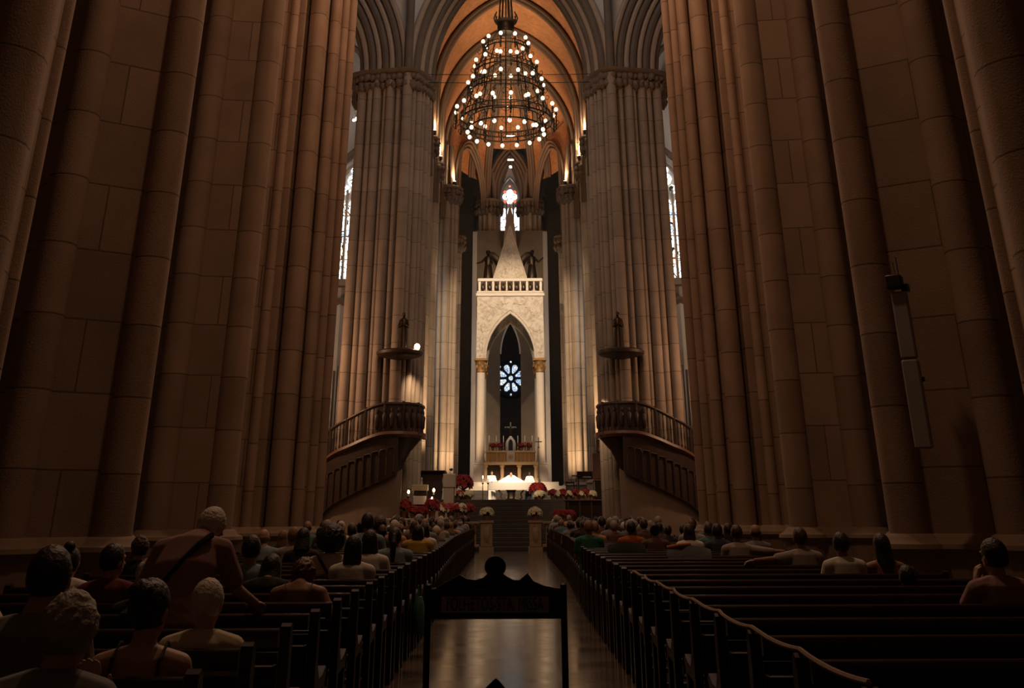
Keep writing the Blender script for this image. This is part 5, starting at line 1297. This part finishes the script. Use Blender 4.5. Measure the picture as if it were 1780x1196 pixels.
person('person', 'dark-haired woman in white just behind the long-haired woman', hair='bob', hairc='black', skin=1, top='white', sc=1.0, vox=.013, loc=(-1.62, yl(10), 0))
person('person', 'woman with a long black ponytail in a light blue shirt near the aisle', hair='pony', hairc='black', skin=1, top='blue', sleeve=.6, wf=1.12, vox=.012, loc=(-1.52, yl(12), 0))
person('person', 'broad man in a mustard yellow shirt at the aisle end, left side', LS(shl=V(0, .2, 1.1)), hair='bob', hairc='black', skin=1, top='yellow', sleeve=.6, wf=1.18, vox=.013, loc=(-1.52, yl(16), 0))
person('person', 'man in blue-grey shirt sitting taller than his neighbours, left side', hair='short', hairc='black', skin=1, top='blue', sc=1.13, vox=.014, loc=(-2.12, yl(14), 0))
person('person', 'auburn-haired woman with bowed head and bare shoulders, elbow out into the aisle', LS(head=V(0, .33, 1.15), pit=R(-35), elbR=V(.31, .14, .82), wrR=V(.20, .35, .62)), hair='curly', hairc='auburn', skin=1, top='brown', sleeve=0, sc=.97, vox=.010, loc=(-1.55, yl(5), 0))
person('person', 'woman in dark vest over white blouse at the aisle end, left side', hair='bob', hairc='black', skin=1, top='white', vox=.014, loc=(-1.62, yl(19), 0))
# ---- right
person('person', 'dark-haired man in mauve shirt resting cheek on hand at the right edge', LS(wrL=V(-.13, .30, 1.06), elbL=V(-.26, .33, .86), yaw=R(18), upL=V(-1, 0, .2)), hair='short', hairc='black', skin=0, top='mauve', sleeve=.5, vox=.009, loc=(3.42, yr(4), 0), wf=1.05, handdir={'L': V(.15, .0, 1)})
person('person', 'woman with straight dark bob and orange strap top, right side by the column', hair='long', hairc='black', skin=1, top='orange', sleeve=0, sc=.975, vox=.011, loc=(3.86, yr(8), 0))
person('person', 'dark-haired man in a white shirt beside the woman in orange straps', hair='short', hairc='black', skin=1, top='white', sc=.985, vox=.011, loc=(3.44, yr(8), 0))
person('person', 'man in pale grey shirt with left arm stretched along the pew back', LS(elbL=V(-.36, .10, 1.03), wrL=V(-.60, .05, 1.02), upL=V(0, 0, 1)), hair='short', hairc='brown', skin=1, top='striped', sleeve=.75, vox=.011, loc=(3.5, yr(10), 0), wf=1.08, handdir={'L': V(-1, 0, -.1)})
person('child', 'small dark-haired child peeking over the pew in front of the right column', hair='short', hairc='black', skin=1, top='dark', sc=.82, vox=.012, loc=(3.42, yr(6), 0))
person('child', 'smaller dark-haired child right beside the other child', hair='bob', hairc='black', skin=1, top='dark', sc=.78, vox=.013, loc=(3.78, yr(7), 0))
person('person', 'man in grey striped shirt with right arm stretched along the pew', LS(elbR=V(.36, .10, 1.03), wrR=V(.62, .05, 1.02)), hair='short', hairc='brown', skin=1, top='striped', sleeve=1.4, vox=.012, loc=(3.3, yr(13), 0), wf=1.1, handdir={'R': V(1, 0, -.1)})
person('person', 'bald man in grey just beyond the man with outstretched right arm', hair='bald', hairc='brown', skin=1, top='grey', vox=.013, loc=(3.78, yr(14), 0))
person('person', 'dark-haired man in navy shirt, right side', hair='short', hairc='black', skin=2, top='navy', vox=.013, loc=(3.36, yr(15), 0))
person('person', 'person in teal shirt next to the man in navy, right side', hair='short', hairc='brown', skin=1, top='teal', vox=.014, loc=(3.55, yr(17), 0))
person('person', 'broad dark-haired person in a white shirt near the draped jacket', hair='bob', hairc='brown', skin=1, top='white', vox=.013, loc=(2.9, yr(15), 0))
o = person('person', 'dark-haired person in brown jacket over white shirt, middle of a right pew', hair='updo', hairc='black', skin=1, top='brown', wf=1.1, vox=.013, loc=(2.46, yr(16), 0))
person('person', 'man in bright green shirt at the aisle end of a right pew', hair='short', hairc='tan', skin=1, top='green', sleeve=.6, wf=1.1, sc=1.03, vox=.013, loc=(1.62 - .22, yr(17), 0))
person('person', 'short-haired man in orange-red shirt among the right pews', hair='short', hairc='black', skin=2, top='orange', sleeve=.6, wf=1.1, sc=1.02, vox=.013, loc=(2.16, yr(17), 0))
person('person', 'person with sandy hair in a peach top near the aisle, right side', hair='short', hairc='tan', skin=0, top='peach', sleeve=.6, vox=.014, loc=(1.72, yr(20), 0))

# things on the pews
JK = mat('grey_blue_jacket', (.16, .18, .20), .85, noise_amt=.2, bump=.5)
def draped(name, label, cat, loc, m, w_, acc=None):
    o = thing(name, label, cat, loc); mb = MB(); n = 14
    rings = []
    for i in range(n + 1):
        u = -w_ / 2 + w_ * i / n; e = .03 * math.sin(i * 1.7) + .02 * math.sin(i * 3.1); hh = .06 + .05 * math.sin(PI * i / n)
        rings.append([(u, -.04, .72 + e), (u, -.07, .86 + e), (u, -.06, .985), (u, .0, 1.0 + hh), (u, .06, 1.0 + hh * .8), (u, .11, .97), (u, .12, .80 - e), (u, .095, .80 - e), (u, .088, .965), (u, .04, .985), (u, .0, .985), (u, -.02, .96), (u, -.022, .72 + e)])
    mb.loft(rings); mb.build('folded_cloth', m, o)
    if acc: mb = MB(); mb.tube([(-w_ / 2, .02, 1.08), (-w_ * .2, -.02, 1.11), (w_ * .05, .03, 1.12)], .025, 8); mb.build('orange_lining', acc, o)
    return o
draped('jacket', 'grey-blue jacket with orange lining draped over an empty right pew', 'jacket', (2.55, yr(13), 0), JK, .62, cloth('orange_lining', (.45, .14, .05)))
draped('jacket', 'dark green jacket draped over a right pew behind the green shirt', 'jacket', (1.85, yr(15), 0), mat('dark_green_cloth', (.03, .045, .035), .9, bump=.5), .6)
o = thing('tote_bag', 'green fabric bag hanging beside a left pew end at the aisle', 'bag', (-1.12, yl(11) + .45, 0))
mb = MB(); mb.loft([[(.07 * w_ * math.cos(t), .17 * w_ * math.sin(t), z) for t in [2 * PI * k / 14 for k in range(14)]] for z, w_ in ((.22, .7), (.24, 1.0), (.4, 1.05), (.55, .85), (.62, .5))]); mb.build('bag_body', cloth('green_bag', (.03, .13, .09)), o)
mb = MB(); mb.tube([(0, -.07, .6), (-.02, -.03, .74), (-.02, .03, .74), (0, .07, .6)], .01, 6); mb.build('handle', cloth('green_bag', (.03, .13, .09)), o)

# ---- celebrants at the altar
def priest(name, label, J, loc, **kw): return person(name, label, J, base=STAND, robe=True, sleeve=2, vox=.013, loc=loc, rz=PI, eyes=True, **kw)
priest('person', 'celebrant in white alb standing at the left end of the altar', LS(wrL=V(-.05, .24, 1.12), wrR=V(.05, .24, 1.12), elbL=V(-.26, .06, 1.12), elbR=V(.26, .06, 1.12)), (-1.12, 66.6, CH), hair='short', hairc='brown', skin=0, sc=.96)
CEL = priest('person', 'celebrant in white bowing over the middle of the altar with arms spread wide', LS(chest=V(0, .08, 1.24), shl=V(0, .17, 1.36), neck=V(0, .23, 1.39), head=V(0, .32, 1.44), pit=R(-40), elbL=V(-.44, .22, 1.18), elbR=V(.44, .22, 1.18), wrL=V(-.72, .34, 1.02), wrR=V(.72, .34, 1.02)), (.02, 66.45, CH), hair='bald', hairc='white', skin=0)
o = priest('person', 'dark-haired acolyte in a white surplice over dark skirt at the right end of the altar', LS(pit=R(-15), wrL=V(-.1, .22, 1.0), wrR=V(.1, .22, 1.0), elbL=V(-.29, .02, 1.1), elbR=V(.29, .02, 1.1)), (1.12, 66.6, CH), hair='short', hairc='black', skin=2, sc=.93)
mb = MB(); mb.lathe((0, 0, .02), [(.33, 0), (.31, .3), (.27, .6)], 18, sy=.75); mb.build('dark_skirt', CL['denim'], o)
mb = MB(); mb.lathe((0, 0, .0), [(.35, 0), (.34, .1)], 18, sy=.75); mb.build('red_hem', CL['red'], o)
o = CEL
mb = MB(); n = 16
rings = []
for i in range(13):
    t = -1 + i / 6; ab = abs(t); x = .70 * t; zt_ = 1.42 - .36 * ab ** 1.5; y = .16 + .16 * ab; zb_ = .62 + .33 * ab ** 2
    rings.append([(x, y + .06, zt_), (x, y - .06, zt_ - .02), (x, y - .13 + .05 * ab, (zt_ + zb_) / 2), (x, y - .10, zb_), (x, y + .10, zb_), (x, y + .14 - .03 * ab, (zt_ + zb_) / 2)])
mb.loft(rings); mb.build('chasuble', ALB, o)
person('person', 'acolyte in white seated behind the marble desk, left of the stairs', base=SEAT, robe=True, sleeve=2, hair='short', hairc='black', skin=1, vox=.014, loc=(-3.62, 58.2, CH), rz=R(-90), group=None)
mb = MB(); o = thing('stool', 'dark wooden stool under the seated acolyte in white', 'stool', (-3.40, 58.2, CH))
mb.box((0, 0, .41), (.4, .4, .05), ch=.01); mb.build('seat', WOOD, o)
for x in (-.15, .15):
    for y in (-.15, .15): mb = MB(); mb.box((x, y, .19), (.04, .04, .38)); mb.build('leg', WOOD, o)

# ---- the crowd further forward
TYPES = [('short', .45, 1.0), ('curly', .5, 1.0), ('long', .4, .95), ('bald', .5, 1.1), ('bob', .5, 1.0), ('short', 1.6, 1.12), ('updo', .2, .95), ('afro', .4, 1.0)]
HD = {'short': 'short', 'curly': 'curly', 'long': 'long', 'bald': 'thinning', 'bob': 'bobbed', 'updo': 'pinned-up', 'afro': 'bushy'}
protos = []
rnd = random.Random(21)
slots = []
for s, yf, N in ((-1, yl, NL), (1, yr, NR)):
    for k in range(N):
        Y = yf(k)
        if Y < 18.8: continue
        for j in range(5):
            x = 1.72 + .55 * j + rnd.uniform(-.07, .07)
            if rnd.random() > (.55 if Y > 23 else .38): continue
            if s < 0 and k in (19,) and j == 0: continue
            if s > 0 and k in (15, 16, 17, 20) and j < 4: continue
            slots.append((s, yf, k, N, j, x))
DONE = [None] * len(TYPES)
COLW = [('dark', 7, 'black'), ('brown', 4, 'brown'), ('navy', 3, 'navy'), ('grey', 3, 'grey'), ('white', 2, 'white'), ('red', 2, 'dark red'), ('peach', 1, 'peach'), ('striped', 2, 'pale grey'), ('blue', 1, 'light blue'), ('teal', 1, 'teal'), ('cream', 1, 'cream')]
CP = [c for c in COLW for _ in range(c[1])]
HP = ['black'] * 6 + ['brown'] * 4 + ['grey'] * 2 + ['white'] + ['tan'] * 2
for s, yf, k, N, j, x in slots:
    t = rnd.randrange(len(TYPES)) if rnd.random() > .12 else 0
    if t == 7 and rnd.random() < .7: t = 0
    hs, sl, wf = TYPES[t]; c = rnd.choice(CP); hc = rnd.choice(HP); sk = rnd.choice((0, 1, 1, 2))
    if DONE[t] is None:
        o = DONE[t] = person('person', 'x', hair=hs, sleeve=sl, wf=wf, vox=.019); 
    else: o = copy_tree(DONE[t])
    for ch in o.children:
        st_ = ch.name.split('.')[0]
        if st_ == 'shirt': setmat(ch, CL[c[0]])
        elif st_ == 'hair': setmat(ch, HAIR[hc])
        elif st_ == 'body': setmat(ch, SKIN[sk])
    q = rnd.uniform(.93, 1.06); o.scale = (q, q, q)
    o.location = (x * s, yf(k) + rnd.uniform(0, .02), 0); o.rotation_euler = (0, 0, rnd.uniform(-.12, .12))
    side = 'left' if s < 0 else 'right'
    tag(o, f'person with {HD[hs]} {"sandy" if hc == "tan" else hc} hair in {c[2]}, {ordinal(N - k)} pew from front, {side}, {ORD[j]} from aisle', 'person', 'congregation seated in the front pews')
